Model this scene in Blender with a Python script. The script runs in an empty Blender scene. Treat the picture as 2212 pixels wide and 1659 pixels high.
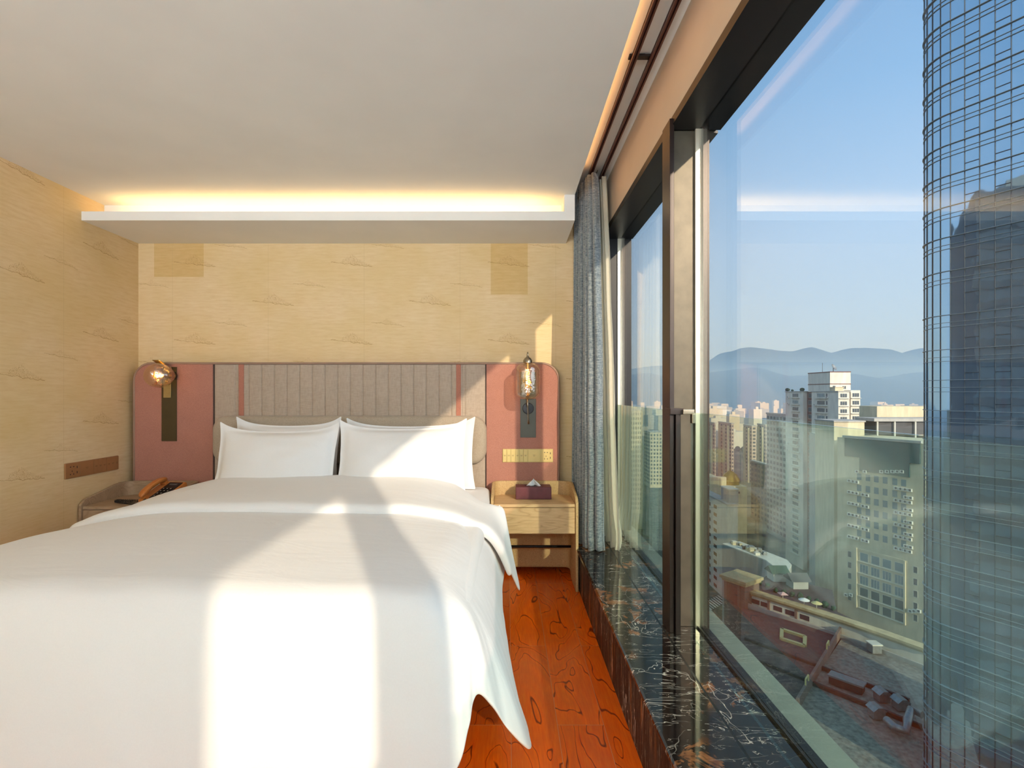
import bpy, bmesh, math, random
from mathutils import Vector, Matrix, noise
PI = math.pi
random.seed(7)
C = bpy.context.scene
COL = C.collection

# ------------------------------------------------------------------ camera, world, sun, exposure
F = 1120.0                      # focal length in pixels of the 2212 px wide frame
EYE = 1.25                      # eye height above the floor
D = 3.733                       # camera to headboard wall
cam_d = bpy.data.cameras.new('camera'); cam = bpy.data.objects.new('camera', cam_d); COL.objects.link(cam)
cam.location = (0, 0, EYE); cam.rotation_euler = (PI/2, 0, 0)
cam_d.sensor_width = 36.0; cam_d.lens = 36.0*F/2212
cam_d.shift_x = (1106-1097)/2212; cam_d.shift_y = (850-829.5)/2212
cam_d.clip_start = 0.05; cam_d.clip_end = 12000
C.camera = cam

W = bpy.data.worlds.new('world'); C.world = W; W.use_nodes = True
wn, wl = W.node_tree.nodes, W.node_tree.links
wn.clear()
w_out = wn.new('ShaderNodeOutputWorld'); w_bg = wn.new('ShaderNodeBackground')
w_tc = wn.new('ShaderNodeTexCoord'); w_sep = wn.new('ShaderNodeSeparateXYZ'); w_r = wn.new('ShaderNodeValToRGB')
wl.new(w_tc.outputs['Generated'], w_sep.inputs[0]); wl.new(w_sep.outputs['Z'], w_r.inputs[0])
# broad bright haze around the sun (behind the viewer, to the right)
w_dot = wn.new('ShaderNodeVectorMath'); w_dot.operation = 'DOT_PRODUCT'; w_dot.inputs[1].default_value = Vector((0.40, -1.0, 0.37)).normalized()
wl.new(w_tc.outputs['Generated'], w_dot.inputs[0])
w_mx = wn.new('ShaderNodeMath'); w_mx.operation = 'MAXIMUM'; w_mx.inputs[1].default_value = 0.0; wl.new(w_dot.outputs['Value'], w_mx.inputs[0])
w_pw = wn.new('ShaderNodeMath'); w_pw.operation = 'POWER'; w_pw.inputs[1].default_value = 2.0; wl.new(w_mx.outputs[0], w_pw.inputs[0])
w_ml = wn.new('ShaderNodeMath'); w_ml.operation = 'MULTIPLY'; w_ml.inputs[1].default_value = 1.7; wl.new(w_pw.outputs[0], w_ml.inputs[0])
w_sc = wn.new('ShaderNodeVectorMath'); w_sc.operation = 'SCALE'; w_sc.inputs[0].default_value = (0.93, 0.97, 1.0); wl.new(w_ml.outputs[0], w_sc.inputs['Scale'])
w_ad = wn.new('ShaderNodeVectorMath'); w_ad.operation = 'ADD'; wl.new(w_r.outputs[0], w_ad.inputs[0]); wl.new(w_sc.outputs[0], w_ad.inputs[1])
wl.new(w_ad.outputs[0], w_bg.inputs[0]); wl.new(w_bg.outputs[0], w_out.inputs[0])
cr = w_r.color_ramp
cr.elements[0].position = 0.0; cr.elements[0].color = (0.46, 0.58, 0.70, 1)
cr.elements[1].position = 0.75; cr.elements[1].color = (0.14, 0.30, 0.56, 1)
for p, c in ((0.10, (0.47, 0.62, 0.79, 1)), (0.25, (0.43, 0.60, 0.83, 1)), (0.45, (0.255, 0.465, 0.75, 1))):
    e = cr.elements.new(p); e.color = c
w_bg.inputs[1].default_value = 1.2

sun_d = bpy.data.lights.new('sun', 'SUN'); sun = bpy.data.objects.new('sun', sun_d); COL.objects.link(sun)
sun_d.energy = 4.3; sun_d.color = (1.0, 0.81, 0.60); sun_d.angle = math.radians(0.8)
sun.rotation_euler = Vector((-0.40, 1.0, -0.374)).to_track_quat('-Z', 'Y').to_euler()

C.view_settings.view_transform = 'Standard'; C.view_settings.look = 'None'
C.view_settings.exposure = 0.0; C.view_settings.gamma = 1.0; C.view_settings.use_curve_mapping = False
C.cycles.use_denoising = True
C.cycles.max_bounces = 9; C.cycles.diffuse_bounces = 5; C.cycles.glossy_bounces = 5
C.cycles.transparent_max_bounces = 20; C.cycles.transmission_bounces = 4; C.cycles.volume_bounces = 0
C.cycles.sample_clamp_indirect = 6.0; C.cycles.caustics_reflective = False; C.cycles.caustics_refractive = False
C.cycles.use_adaptive_sampling = True; C.cycles.adaptive_threshold = 0.02

def area(name, loc, size, size_y, energy, color, direction):
    ld = bpy.data.lights.new(name, 'AREA'); o = bpy.data.objects.new(name, ld); COL.objects.link(o)
    ld.shape = 'RECTANGLE'; ld.size = size; ld.size_y = size_y; ld.energy = energy; ld.color = color
    o.location = loc; o.rotation_euler = Vector(direction).to_track_quat('-Z', 'Y').to_euler()
    return o

# the hotel room's own lamps: LED strips in the coves
WARM = (1.0, 0.62, 0.24)
area('cove_led', (-1.12, 3.345, EYE+1.105), 2.75, 0.02, 4.6, (1.0, 0.66, 0.28), (0, 0.25, 1)).rotation_euler = (PI-0.25, 0, 0)
led2 = area('pocket_led', (0.435, 0.6, EYE+1.30), 0.02, 5.4, 4.5, (1.0, 0.48, 0.16), (0, 0, 1))
led2.rotation_euler = (0, PI, 0); led2.data.spread = math.radians(75)

# ------------------------------------------------------------------ helpers
def lin(r, g, b):
    f = lambda c: (c/255/12.92) if c/255 <= 0.04045 else ((c/255+0.055)/1.055)**2.4
    return (f(r), f(g), f(b), 1)

def at(px, py, d):
    return Vector(((px-1097)*d/F, d, EYE-(py-850)*d/F))
def onz(px, py, z):
    d = (EYE-z)*F/(py-850)
    return Vector(((px-1097)*d/F, d, z))

class NT:
    def __init__(s, name):
        s.m = bpy.data.materials.new(name); s.m.use_nodes = True
        s.n = s.m.node_tree.nodes; s.l = s.m.node_tree.links; s.n.clear()
        s.out = s.n.new('ShaderNodeOutputMaterial')
    def add(s, t, **kw):
        n = s.n.new(t)
        for k, v in kw.items():
            if k in ('operation', 'blend_type', 'data_type', 'offset', 'offset_frequency', 'feature', 'noise_dimensions', 'use_clamp', 'bands_direction', 'wave_type', 'interpolation_type', 'clamp', 'distance'):
                setattr(n, k, v)
        return n
    def link(s, a, b): s.l.new(a, b)
    def val(s, sock, v):
        if hasattr(v, 'is_output') or hasattr(v, 'links'): s.l.new(v, sock)
        else: sock.default_value = v
    def math(s, op, a, b=0.0, c=None):
        n = s.n.new('ShaderNodeMath'); n.operation = op
        s.val(n.inputs[0], a); s.val(n.inputs[1], b)
        if c is not None: s.val(n.inputs[2], c)
        return n.outputs[0]
    def mix(s, f, a, b, bt='MIX'):
        n = s.n.new('ShaderNodeMix'); n.data_type = 'RGBA'; n.blend_type = bt
        s.val(n.inputs[0], f); s.val(n.inputs[6], a); s.val(n.inputs[7], b)
        return n.outputs[2]
    def ramp(s, f, pts, interp='LINEAR'):
        n = s.n.new('ShaderNodeValToRGB'); r = n.color_ramp; r.interpolation = interp
        r.elements[0].position, r.elements[0].color = pts[0][0], (*([pts[0][1]]*3), 1) if isinstance(pts[0][1], (int, float)) else pts[0][1]
        r.elements[1].position, r.elements[1].color = pts[-1][0], (*([pts[-1][1]]*3), 1) if isinstance(pts[-1][1], (int, float)) else pts[-1][1]
        for p, c in pts[1:-1]:
            e = r.elements.new(p); e.color = (c, c, c, 1) if isinstance(c, (int, float)) else c
        s.val(n.inputs[0], f)
        return n.outputs[0]
    def coord(s, kind='Object', scale=(1, 1, 1), loc=(0, 0, 0), rot=(0, 0, 0)):
        t = s.n.new('ShaderNodeTexCoord'); m = s.n.new('ShaderNodeMapping')
        m.inputs['Scale'].default_value = scale; m.inputs['Location'].default_value = loc; m.inputs['Rotation'].default_value = rot
        s.l.new(t.outputs[kind], m.inputs[0]); return m.outputs[0]
    def noise(s, vec, scale=5, detail=3, rough=0.5, dist=0.0):
        n = s.n.new('ShaderNodeTexNoise'); s.val(n.inputs['Vector'], vec)
        n.inputs['Scale'].default_value = scale; n.inputs['Detail'].default_value = detail
        n.inputs['Roughness'].default_value = rough; n.inputs['Distortion'].default_value = dist
        return n.outputs['Fac']
    def sep(s, v):
        n = s.n.new('ShaderNodeSeparateXYZ'); s.val(n.inputs[0], v); return n.outputs
    def comb(s, x, y, z=0.0):
        n = s.n.new('ShaderNodeCombineXYZ'); s.val(n.inputs[0], x); s.val(n.inputs[1], y); s.val(n.inputs[2], z); return n.outputs[0]
    def bump(s, h, strength=0.3, dist=0.01):
        n = s.n.new('ShaderNodeBump'); n.inputs['Strength'].default_value = strength; n.inputs['Distance'].default_value = dist
        s.val(n.inputs['Height'], h); return n.outputs[0]
    def principled(s, color, rough=0.5, metal=0.0, spec=0.5, normal=None, **kw):
        p = s.n.new('ShaderNodeBsdfPrincipled')
        s.val(p.inputs['Base Color'], color); s.val(p.inputs['Roughness'], rough); s.val(p.inputs['Metallic'], metal)
        p.inputs['Specular IOR Level'].default_value = spec
        if normal is not None: s.link(normal, p.inputs['Normal'])
        for k, v in kw.items(): s.val(p.inputs[k.replace('_', ' ')], v)
        s.link(p.outputs[0], s.out.inputs[0]); return p

def plain(name, rgb, rough=0.5, metal=0.0, spec=0.5, var=0.06, scale=8, bump=0.0, bscale=60):
    t = NT(name); v = t.coord()
    n = t.noise(v, scale, 3)
    c = lin(*rgb)
    dark = tuple(x*(1-var*2) for x in c[:3])+(1,); lite = tuple(min(1, x*(1+var)) for x in c[:3])+(1,)
    col = t.ramp(n, [(0.3, dark), (0.7, lite)])
    nor = t.bump(t.noise(v, bscale, 2), bump, 0.003) if bump else None
    t.principled(col, rough, metal, spec, nor)
    return t.m

def emis(name, rgb, strength):
    t = NT(name); e = t.n.new('ShaderNodeEmission'); e.inputs[0].default_value = (*rgb, 1); e.inputs[1].default_value = strength
    t.link(e.outputs[0], t.out.inputs[0]); return t.m

def glass(name, tint, ior=1.5, rough=0.0, bump=0.0, bscale=20, gloss=(1, 1, 1, 1), gain=1.0):
    t = NT(name)
    tr = t.n.new('ShaderNodeBsdfTransparent'); tr.inputs[0].default_value = (*tint, 1)
    gl = t.n.new('ShaderNodeBsdfGlossy'); gl.inputs['Roughness'].default_value = rough; gl.inputs['Color'].default_value = gloss
    lw = t.n.new('ShaderNodeLayerWeight'); lw.inputs[0].default_value = 0.5
    if bump:
        b = t.bump(t.noise(t.coord(), bscale, 2), bump, 0.01); t.link(b, gl.inputs['Normal']); t.link(b, lw.inputs['Normal'])
    mx = t.n.new('ShaderNodeMixShader'); r0 = ((ior-1)/(ior+1))**2*gain
    f = t.math('ADD', t.math('MULTIPLY', t.math('POWER', lw.outputs['Facing'], 5.0), 1.0-r0), r0)
    t.link(f, mx.inputs[0]); t.link(tr.outputs[0], mx.inputs[1]); t.link(gl.outputs[0], mx.inputs[2])
    t.link(mx.outputs[0], t.out.inputs[0]); return t.m

def tag(o, label=None, cat=None, group=None, kind=None):
    if label: o['label'] = label
    if cat: o['category'] = cat
    if group: o['group'] = group
    if kind: o['kind'] = kind
    return o

BASE = {}
def empty(name, loc, label, cat, group=None, kind=None):
    o = bpy.data.objects.new(name, None); COL.objects.link(o); o.location = loc; o.empty_display_size = 0.1
    BASE[o] = Vector(loc); return tag(o, label, cat, group, kind)

class MB:
    """collects shapes in world coordinates, links them as one mesh object"""
    def __init__(s): s.v = []; s.f = []
    def quad(s, *p):
        i = len(s.v); s.v += [tuple(q) for q in p]; s.f.append(tuple(range(i, i+len(p)))); return s
    def box(s, x0, x1, y0, y1, z0, z1):
        x0, x1 = min(x0, x1), max(x0, x1); y0, y1 = min(y0, y1), max(y0, y1); z0, z1 = min(z0, z1), max(z0, z1)
        i = len(s.v)
        s.v += [(x0, y0, z0), (x1, y0, z0), (x1, y1, z0), (x0, y1, z0), (x0, y0, z1), (x1, y0, z1), (x1, y1, z1), (x0, y1, z1)]
        s.f += [(i, i+3, i+2, i+1), (i+4, i+5, i+6, i+7), (i, i+1, i+5, i+4), (i+1, i+2, i+6, i+5), (i+2, i+3, i+7, i+6), (i+3, i, i+4, i+7)]
        return s
    def prism(s, pts, z0, z1):
        n = len(pts); i = len(s.v)
        a = sum(pts[k][0]*pts[(k+1) % n][1]-pts[(k+1) % n][0]*pts[k][1] for k in range(n))
        if a < 0: pts = pts[::-1]
        s.v += [(p[0], p[1], z0) for p in pts]+[(p[0], p[1], z1) for p in pts]
        s.f += [tuple(range(i+n-1, i-1, -1)), tuple(range(i+n, i+2*n))]
        for k in range(n):
            j = (k+1) % n; s.f.append((i+k, i+j, i+n+j, i+n+k))
        return s
    def extrude(s, pts, axis, a, b):
        """pts in the two other axes (x: yz, y: xz)"""
        m = MB().prism([(p[0], p[1]) for p in pts], a, b); i = len(s.v)
        for (u, v, w) in m.v: s.v.append((w, u, v) if axis == 'x' else (u, w, v))
        s.f += [tuple(i+k for k in (f if axis == 'x' else f[::-1])) for f in m.f]
        return s
    def tube(s, pts, r, n=12, caps=True):
        pts = [Vector(p) for p in pts]; i0 = len(s.v); rs = r if isinstance(r, (list, tuple)) else [r]*len(pts)
        prev = None
        for k, p in enumerate(pts):
            t = (pts[min(k+1, len(pts)-1)]-pts[max(k-1, 0)]).normalized()
            if prev is None:
                a = t.orthogonal().normalized()
            else:
                a = (prev-t*prev.dot(t)).normalized()
            prev = a; b = t.cross(a)
            for j in range(n):
                w = 2*PI*j/n; s.v.append(tuple(p+(a*math.cos(w)+b*math.sin(w))*rs[k]))
        for k in range(len(pts)-1):
            for j in range(n):
                q = (j+1) % n; s.f.append((i0+k*n+j, i0+k*n+q, i0+(k+1)*n+q, i0+(k+1)*n+j))
        if caps:
            s.f.append(tuple(i0+j for j in reversed(range(n)))); e = i0+(len(pts)-1)*n; s.f.append(tuple(e+j for j in range(n)))
        return s
    def lathe(s, prof, origin, axis=(0, 0, 1), n=40, caps=False):
        """prof: (radius, height) along axis"""
        o = Vector(origin); ax = Vector(axis).normalized(); a = ax.orthogonal().normalized(); b = ax.cross(a); i0 = len(s.v)
        for (r, h) in prof:
            for j in range(n):
                w = 2*PI*j/n; s.v.append(tuple(o+ax*h+(a*math.cos(w)+b*math.sin(w))*max(r, 1e-5)))
        for k in range(len(prof)-1):
            for j in range(n):
                q = (j+1) % n; s.f.append((i0+k*n+j, i0+k*n+q, i0+(k+1)*n+q, i0+(k+1)*n+j))
        if caps:
            s.f.append(tuple(i0+j for j in reversed(range(n)))); e = i0+(len(prof)-1)*n; s.f.append(tuple(e+j for j in range(n)))
        return s
    def grid(s, rows, flip=False):
        n = len(rows[0]); i0 = len(s.v)
        for r in rows: s.v += [tuple(p) for p in r]
        for a in range(len(rows)-1):
            for b in range(n-1):
                q = (i0+a*n+b, i0+a*n+b+1, i0+(a+1)*n+b+1, i0+(a+1)*n+b); s.f.append(q[::-1] if flip else q)
        return s
    def build(s, name, mat, parent=None, smooth=False, bevel=0.0, seg=2, origin=None, weld=False, smooth_angle=None):
        me = bpy.data.meshes.new(name)
        if parent is None:
            if origin is None:
                xs = [p[0] for p in s.v]; ys = [p[1] for p in s.v]; zs = [p[2] for p in s.v]
                origin = ((min(xs)+max(xs))/2, (min(ys)+max(ys))/2, min(zs))
            base = Vector(origin)
        else: base = BASE[parent]
        me.from_pydata([tuple(Vector(p)-base) for p in s.v], [], s.f); me.update()
        bm = bmesh.new(); bm.from_mesh(me)
        if weld: bmesh.ops.remove_doubles(bm, verts=bm.verts, dist=1e-5)
        bmesh.ops.recalc_face_normals(bm, faces=bm.faces)
        bm.to_mesh(me); bm.free()
        o = bpy.data.objects.new(name, me); COL.objects.link(o)
        if mat: me.materials.append(mat)
        if parent is None: o.location = base
        else: o.parent = parent
        BASE[o] = base
        if smooth:
            for p in me.polygons: p.use_smooth = True
        if smooth_angle is not None:
            me.set_sharp_from_angle(angle=math.radians(smooth_angle))
        if bevel:
            b = o.modifiers.new('bevel', 'BEVEL'); b.width = bevel; b.segments = seg; b.limit_method = 'ANGLE'; b.angle_limit = math.radians(40)
            if not smooth:
                for p in me.polygons: p.use_smooth = True
                me.set_sharp_from_angle(angle=math.radians(35))
                w = o.modifiers.new('wn', 'WEIGHTED_NORMAL'); w.keep_sharp = False
        return o

def smoothstep(a, b, x):
    t = max(0.0, min(1.0, (x-a)/(b-a))); return t*t*(3-2*t)
def lerp(a, b, t): return a+(b-a)*t
def rrect(x0, x1, z0, z1, rs, n=8):
    """rounded rectangle, rs = radii bl, br, tr, tl"""
    pts = []
    for (cx, cz, r, a0) in ((x0+rs[0], z0+rs[0], rs[0], PI), (x1-rs[1], z0+rs[1], rs[1], 1.5*PI), (x1-rs[2], z1-rs[2], rs[2], 0), (x0+rs[3], z1-rs[3], rs[3], PI/2)):
        if r < 1e-4: pts.append((cx, cz)); continue
        for k in range(n+1):
            a = a0+PI/2*k/n; pts.append((cx+r*math.cos(a), cz+r*math.sin(a)))
    return pts

# ------------------------------------------------------------------ materials
def mat_wallpaper(name, axis):
    t = NT(name); v = t.coord(); X, Y, Z = t.sep(v)[0:3]
    u = X if axis == 'x' else Y
    p = t.comb(u, Z, 0.0)
    mp = t.n.new('ShaderNodeMapping'); mp.inputs['Scale'].default_value = (1.6, 11, 1); t.link(p, mp.inputs[0])
    st = t.noise(mp.outputs[0], 6, 6, 0.65)
    bl = t.noise(p, 3.0, 3)
    col = t.ramp(st, [(0.25, lin(224, 192, 144)), (0.5, lin(233, 205, 160)), (0.75, lin(239, 214, 172))])
    col = t.mix(t.ramp(bl, [(0.35, 0.0), (0.75, 0.5)]), col, lin(218, 186, 120))
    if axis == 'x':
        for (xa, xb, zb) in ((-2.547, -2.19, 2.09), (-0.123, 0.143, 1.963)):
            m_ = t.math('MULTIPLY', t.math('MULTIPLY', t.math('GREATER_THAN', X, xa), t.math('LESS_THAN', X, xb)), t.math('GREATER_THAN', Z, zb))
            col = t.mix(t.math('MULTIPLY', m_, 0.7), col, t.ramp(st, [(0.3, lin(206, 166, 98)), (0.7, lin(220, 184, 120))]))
    # repeating mountain sketches, half drop
    def motif(col, PX, PZ, u0, z0, w, h, tint, strength, seed):
        a = t.math('DIVIDE', t.math('SUBTRACT', u, u0), PX); row = t.math('DIVIDE', t.math('SUBTRACT', Z, z0), PZ)
        ri = t.math('ROUND', row); off = t.math('MULTIPLY', t.math('PINGPONG', ri, 1.0), 0.5)
        au = t.math('SUBTRACT', a, off)
        lu = t.math('MULTIPLY', t.math('SUBTRACT', au, t.math('ROUND', au)), PX)
        lz = t.math('MULTIPLY', t.math('SUBTRACT', row, ri), PZ)
        q = t.comb(lu, lz, seed)
        wob = t.math('MULTIPLY', t.math('SUBTRACT', t.noise(q, 28, 3), 0.5), 0.06)
        # height of the mountain outline over lu
        prof = t.math('SUBTRACT', h, t.math('MULTIPLY', t.math('ABSOLUTE', lu), h/w))
        inside = t.math('LESS_THAN', lz, t.math('ADD', prof, wob))
        above = t.math('GREATER_THAN', lz, t.math('ADD', t.math('MULTIPLY', lu, -0.12), t.math('MULTIPLY', wob, 0.5)))
        mask = t.math('MULTIPLY', inside, above)
        mq = t.n.new('ShaderNodeMapping'); mq.inputs['Rotation'].default_value = (0, 0, 0.5); mq.inputs['Scale'].default_value = (1.0, 1.6, 1); t.link(q, mq.inputs[0])
        nn = t.noise(mq.outputs[0], 34, 2, 0.5)
        fr = t.math('PINGPONG', t.math('MULTIPLY', nn, 9.0), 0.5)
        line = t.math('LESS_THAN', fr, 0.10)
        edge = t.math('LESS_THAN', t.math('ABSOLUTE', t.math('SUBTRACT', lz, t.math('ADD', t.math('MULTIPLY', lu, -0.12), t.math('MULTIPLY', wob, 0.5)))), 0.0016)
        edge = t.math('MULTIPLY', edge, t.math('LESS_THAN', t.math('ABSOLUTE', lu), w*1.3))
        m = t.math('MULTIPLY', t.math('MAXIMUM', t.math('MULTIPLY', mask, line), edge), strength)
        return t.mix(m, col, tint)
    col = motif(col, 1.13, 0.28, -0.56, 1.90, 0.115, 0.068, lin(166, 114, 54), 0.6, 1.0)
    col = motif(col, 1.13, 0.28, -0.30, 2.03, 0.09, 0.036, lin(172, 126, 66), 0.5, 5.0)
    # paper seams
    sm = t.math('LESS_THAN', t.math('ABSOLUTE', t.math('SUBTRACT', t.math('FRACT', t.math('DIVIDE', u, 0.69)), 0.5)), 0.0022)
    col = t.mix(t.math('MULTIPLY', sm, 0.25), col, lin(190, 160, 110))
    nor = t.bump(st, 0.05, 0.001)
    t.principled(col, 0.75, 0, 0.25, nor)
    return t.m

def mat_floor():
    t = NT('red wood planks'); v = t.coord(); X, Y, Z = t.sep(v)[0:3]
    # rows run along y; brick texture has rows along its x
    bv = t.comb(t.math('ADD', Y, 100*1.46-3.415+1.46*0), t.math('ADD', X, 0.175*40-0.012), 0.0)
    b = t.n.new('ShaderNodeTexBrick'); b.offset = 0.58; b.offset_frequency = 2; b.squash = 1.0
    t.link(bv, b.inputs['Vector']); b.inputs['Scale'].default_value = 1.0
    b.inputs['Brick Width'].default_value = 1.46; b.inputs['Row Height'].default_value = 0.175
    b.inputs['Mortar Size'].default_value = 0.0011; b.inputs['Mortar Smooth'].default_value = 0.0; b.inputs['Bias'].default_value = 0.0
    b.inputs['Color1'].default_value = (0, 0, 0, 1); b.inputs['Color2'].default_value = (1, 1, 1, 1); b.inputs['Mortar'].default_value = (0.5, 0.5, 0.5, 1)
    rnd = t.sep(b.outputs['Color'])[0]
    q = t.comb(t.math('MULTIPLY', X, 3.4), t.math('ADD', t.math('MULTIPLY', Y, 1.0), 0.0), t.math('MULTIPLY', rnd, 37.0))
    n1 = t.noise(q, 1.7, 2.5, 0.45, 0.5)
    rings = t.math('PINGPONG', t.math('MULTIPLY', n1, 8.0), 0.5)
    line = t.ramp(rings, [(0.0, 0.9), (0.018, 0.7), (0.045, 0.0), (1.0, 0.0)])
    fq = t.comb(t.math('MULTIPLY', X, 30), t.math('MULTIPLY', Y, 2.2), rnd)
    fine = t.noise(fq, 5, 5, 0.7)
    base = t.ramp(fine, [(0.25, lin(232, 82, 4)), (0.55, lin(250, 108, 8)), (0.8, lin(255, 134, 24))])
    tone = t.mix(t.math('MULTIPLY', rnd, 0.45), base, lin(150, 40, 12), 'MULTIPLY')
    tone = t.mix(t.math('MULTIPLY', t.ramp(rings, [(0.0, 0.0), (0.5, 1.0)]), 0.45), tone, lin(206, 92, 26))
    col = t.mix(line, tone, lin(84, 20, 8))
    col = t.mix(b.outputs['Fac'], col, lin(214, 130, 80))
    nor = t.bump(t.math('ADD', t.math('MULTIPLY', fine, 0.3), line), 0.08, 0.001)
    t.principled(col, 0.24, 0, 0.35, nor, Coat_Weight=0.1, Coat_Roughness=0.12)
    return t.m

def mat_marble(name, rot=(0, 0, 0), scale=(1, 1, 1), rough=0.06, spec=0.6):
    t = NT(name); v = t.coord(scale=scale, rot=rot)
    w = t.noise(v, 3.0, 3)
    base = t.ramp(t.noise(v, 7, 5, 0.6), [(0.3, lin(16, 13, 13)), (0.6, lin(36, 28, 26)), (0.8, lin(62, 44, 36))])
    patch = t.ramp(t.noise(v, 5.2, 5, 0.62, 0.8), [(0.55, 0.0), (0.575, 1.0)])
    pm = t.math('MULTIPLY', patch, t.ramp(w, [(0.42, 0.0), (0.50, 1.0)]))
    col = t.mix(t.math('MULTIPLY', pm, 0.85), base, t.ramp(t.noise(v, 30, 3), [(0.3, lin(104, 58, 34)), (0.7, lin(170, 112, 66))]))
    def vein(scl, sx, k, wdt, dist, seed):
        mp = t.n.new('ShaderNodeMapping'); mp.inputs['Scale'].default_value = sx; mp.inputs['Location'].default_value = (seed, seed, seed); t.link(v, mp.inputs[0])
        n = t.noise(mp.outputs[0], scl, 4, 0.55, dist)
        r = t.math('PINGPONG', t.math('MULTIPLY', n, k), 0.5)
        br = t.ramp(t.noise(mp.outputs[0], scl*1.9, 2), [(0.42, 0.0), (0.58, 1.0)])
        return t.math('MULTIPLY', t.math('LESS_THAN', r, wdt), br)
    vv = t.math('MAXIMUM', vein(2.4, (1, 3.4, 1), 7.0, 0.022, 1.0, 2.0), vein(5.0, (1.0, 2.6, 1), 5.0, 0.018, 1.4, 9.0))
    vv = t.math('MAXIMUM', vv, vein(1.4, (2.2, 1.2, 1.5), 4.0, 0.008, 0.5, 5.0))
    col = t.mix(t.math('MULTIPLY', vv, 0.85), col, lin(224, 214, 198))
    t.principled(col, rough, 0, spec)
    return t.m

def mat_wood(name, c1, c2, c3, along='x', scale=1.0, rough=0.5):
    t = NT(name)
    sc = {'x': (1.2, 9, 9), 'y': (9, 1.2, 9), 'z': (9, 9, 1.2)}[along]
    v = t.coord(scale=tuple(s*scale for s in sc))
    n = t.noise(v, 1.0, 2, 0.5, 0.6)
    r = t.math('PINGPONG', t.math('MULTIPLY', n, 14.0), 0.5)
    v2 = t.coord(scale=tuple(s*scale*4 for s in sc)); f = t.noise(v2, 4.0, 4, 0.7)
    col = t.mix(t.ramp(r, [(0.0, 0.75), (0.18, 0.15), (0.5, 0.0)]), lin(*c1), lin(*c2))
    col = t.mix(t.ramp(f, [(0.35, 0.55), (0.6, 0.0)]), col, lin(*c3))
    t.principled(col, rough, 0, 0.4, t.bump(f, 0.08, 0.001)); return t.m

def mat_weave(name, c, dc, scale=450, rough=0.9):
    t = NT(name); v = t.coord()
    mx = t.coord(scale=(1, 1, 6)); mz = t.coord(scale=(6, 6, 1))
    a = t.noise(mx, scale*0.35, 2); b = t.noise(mz, scale*0.35, 2)
    h = t.math('ADD', a, b)
    blot = t.noise(v, 9, 3)
    k = t.math('ADD', t.math('MULTIPLY', h, 0.5), t.math('MULTIPLY', t.math('SUBTRACT', blot, 0.5), 0.12))
    col = t.ramp(k, [(0.36, lin(*dc)), (0.60, lin(*c))])
    t.principled(col, rough, 0, 0.15, t.bump(h, 0.25, 0.0015), Sheen_Weight=0.2); return t.m

M = {}
M['wp_back'] = mat_wallpaper('wallpaper back', 'x'); M['wp_left'] = mat_wallpaper('wallpaper left', 'y')
M['white_paint'] = plain('white paint', (236, 233, 226), 0.8, 0, 0.2, 0.015, 3)
M['cream_paint'] = plain('cream paint', (200, 184, 164), 0.8, 0, 0.2, 0.03, 3)
M['floor'] = mat_floor()
M['marble'] = mat_marble('dark veined marble top'); M['marble_face'] = mat_marble_face = mat_marble('dark veined marble face', rot=(0, 0, 0), scale=(1, 3.2, 0.35), rough=0.4, spec=0.08)
M['black_metal'] = plain('dark grey metal', (30, 28, 29), 0.38, 0.3, 0.5, 0.05, 5)
M['brown_metal'] = plain('dark brown metal', (44, 33, 29), 0.35, 0.4, 0.5, 0.08, 5)
M['pillar_metal'] = plain('beige grey metal', (92, 83, 68), 0.42, 0.4, 0.5, 0.10, 14, 0.05, 90)
M['spacer'] = plain('bright aluminium', (235, 225, 200), 0.3, 0.6, 0.5, 0.02)
M['glass'] = glass('window glass', (0.965, 0.985, 0.99), 1.45)
M['guard'] = glass('green tinted glass', (0.86, 0.945, 0.905), 1.5)
M['oak'] = mat_wood('light oak', (214, 180, 132), (176, 138, 92), (196, 158, 108), 'x', 1.0)
M['oak_edge'] = mat_wood('oak ply edge', (214, 184, 132), (170, 130, 80), (150, 112, 68), 'y', 3.0)
M['greige_wood'] = mat_wood('greige wood', (178, 152, 122), (146, 120, 92), (158, 132, 102), 'x', 1.0)
M['pink'] = mat_weave('dusty pink linen', (186, 132, 114), (156, 104, 90))
M['stripe'] = mat_weave('terracotta band', (184, 124, 104), (158, 102, 84))
M['taupe'] = mat_weave('taupe leather', (180, 162, 144), (168, 150, 132), 90, 0.6)
M['cushion'] = mat_weave('taupe pad fabric', (182, 166, 146), (160, 144, 124), 300, 0.8)
M['taupe_edge'] = plain('taupe piping', (160, 128, 108), 0.6)
M['shadow_gap'] = plain('dark joint', (70, 54, 46), 0.8)
def mat_cloth(name, rgb):
    t = NT(name); v = t.coord(scale=(1, 1, 1))
    w1 = t.noise(t.coord(scale=(1.0, 2.2, 1.0), rot=(0, 0, 0.7)), 3.5, 4, 0.5, 0.8)
    w2 = t.noise(v, 240, 2)
    t.principled(t.ramp(w2, [(0.2, tuple(x*0.97 for x in lin(*rgb)[:3])+(1,)), (0.8, lin(*rgb))]), 0.75, 0, 0.2, t.bump(w1, 0.10, 0.05), Sheen_Weight=0.15)
    return t.m
M['linen'] = mat_cloth('white cotton', (240, 238, 236)); M['sheet'] = mat_cloth('white sheet', (238, 236, 234))
M['bronze'] = plain('dark bronze plate', (84, 72, 48), 0.45, 0.55, 0.5, 0.05)
M['grey_bronze'] = plain('grey bronze plate', (78, 76, 66), 0.42, 0.5, 0.5, 0.05)
M['black'] = plain('black plastic', (20, 19, 19), 0.35)
M['brass'] = plain('brushed brass', (190, 148, 78), 0.28, 0.9, 0.5, 0.08, 20)
M['pale_brass'] = plain('pale brass', (176, 156, 106), 0.38, 0.8, 0.5, 0.05, 20)
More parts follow.
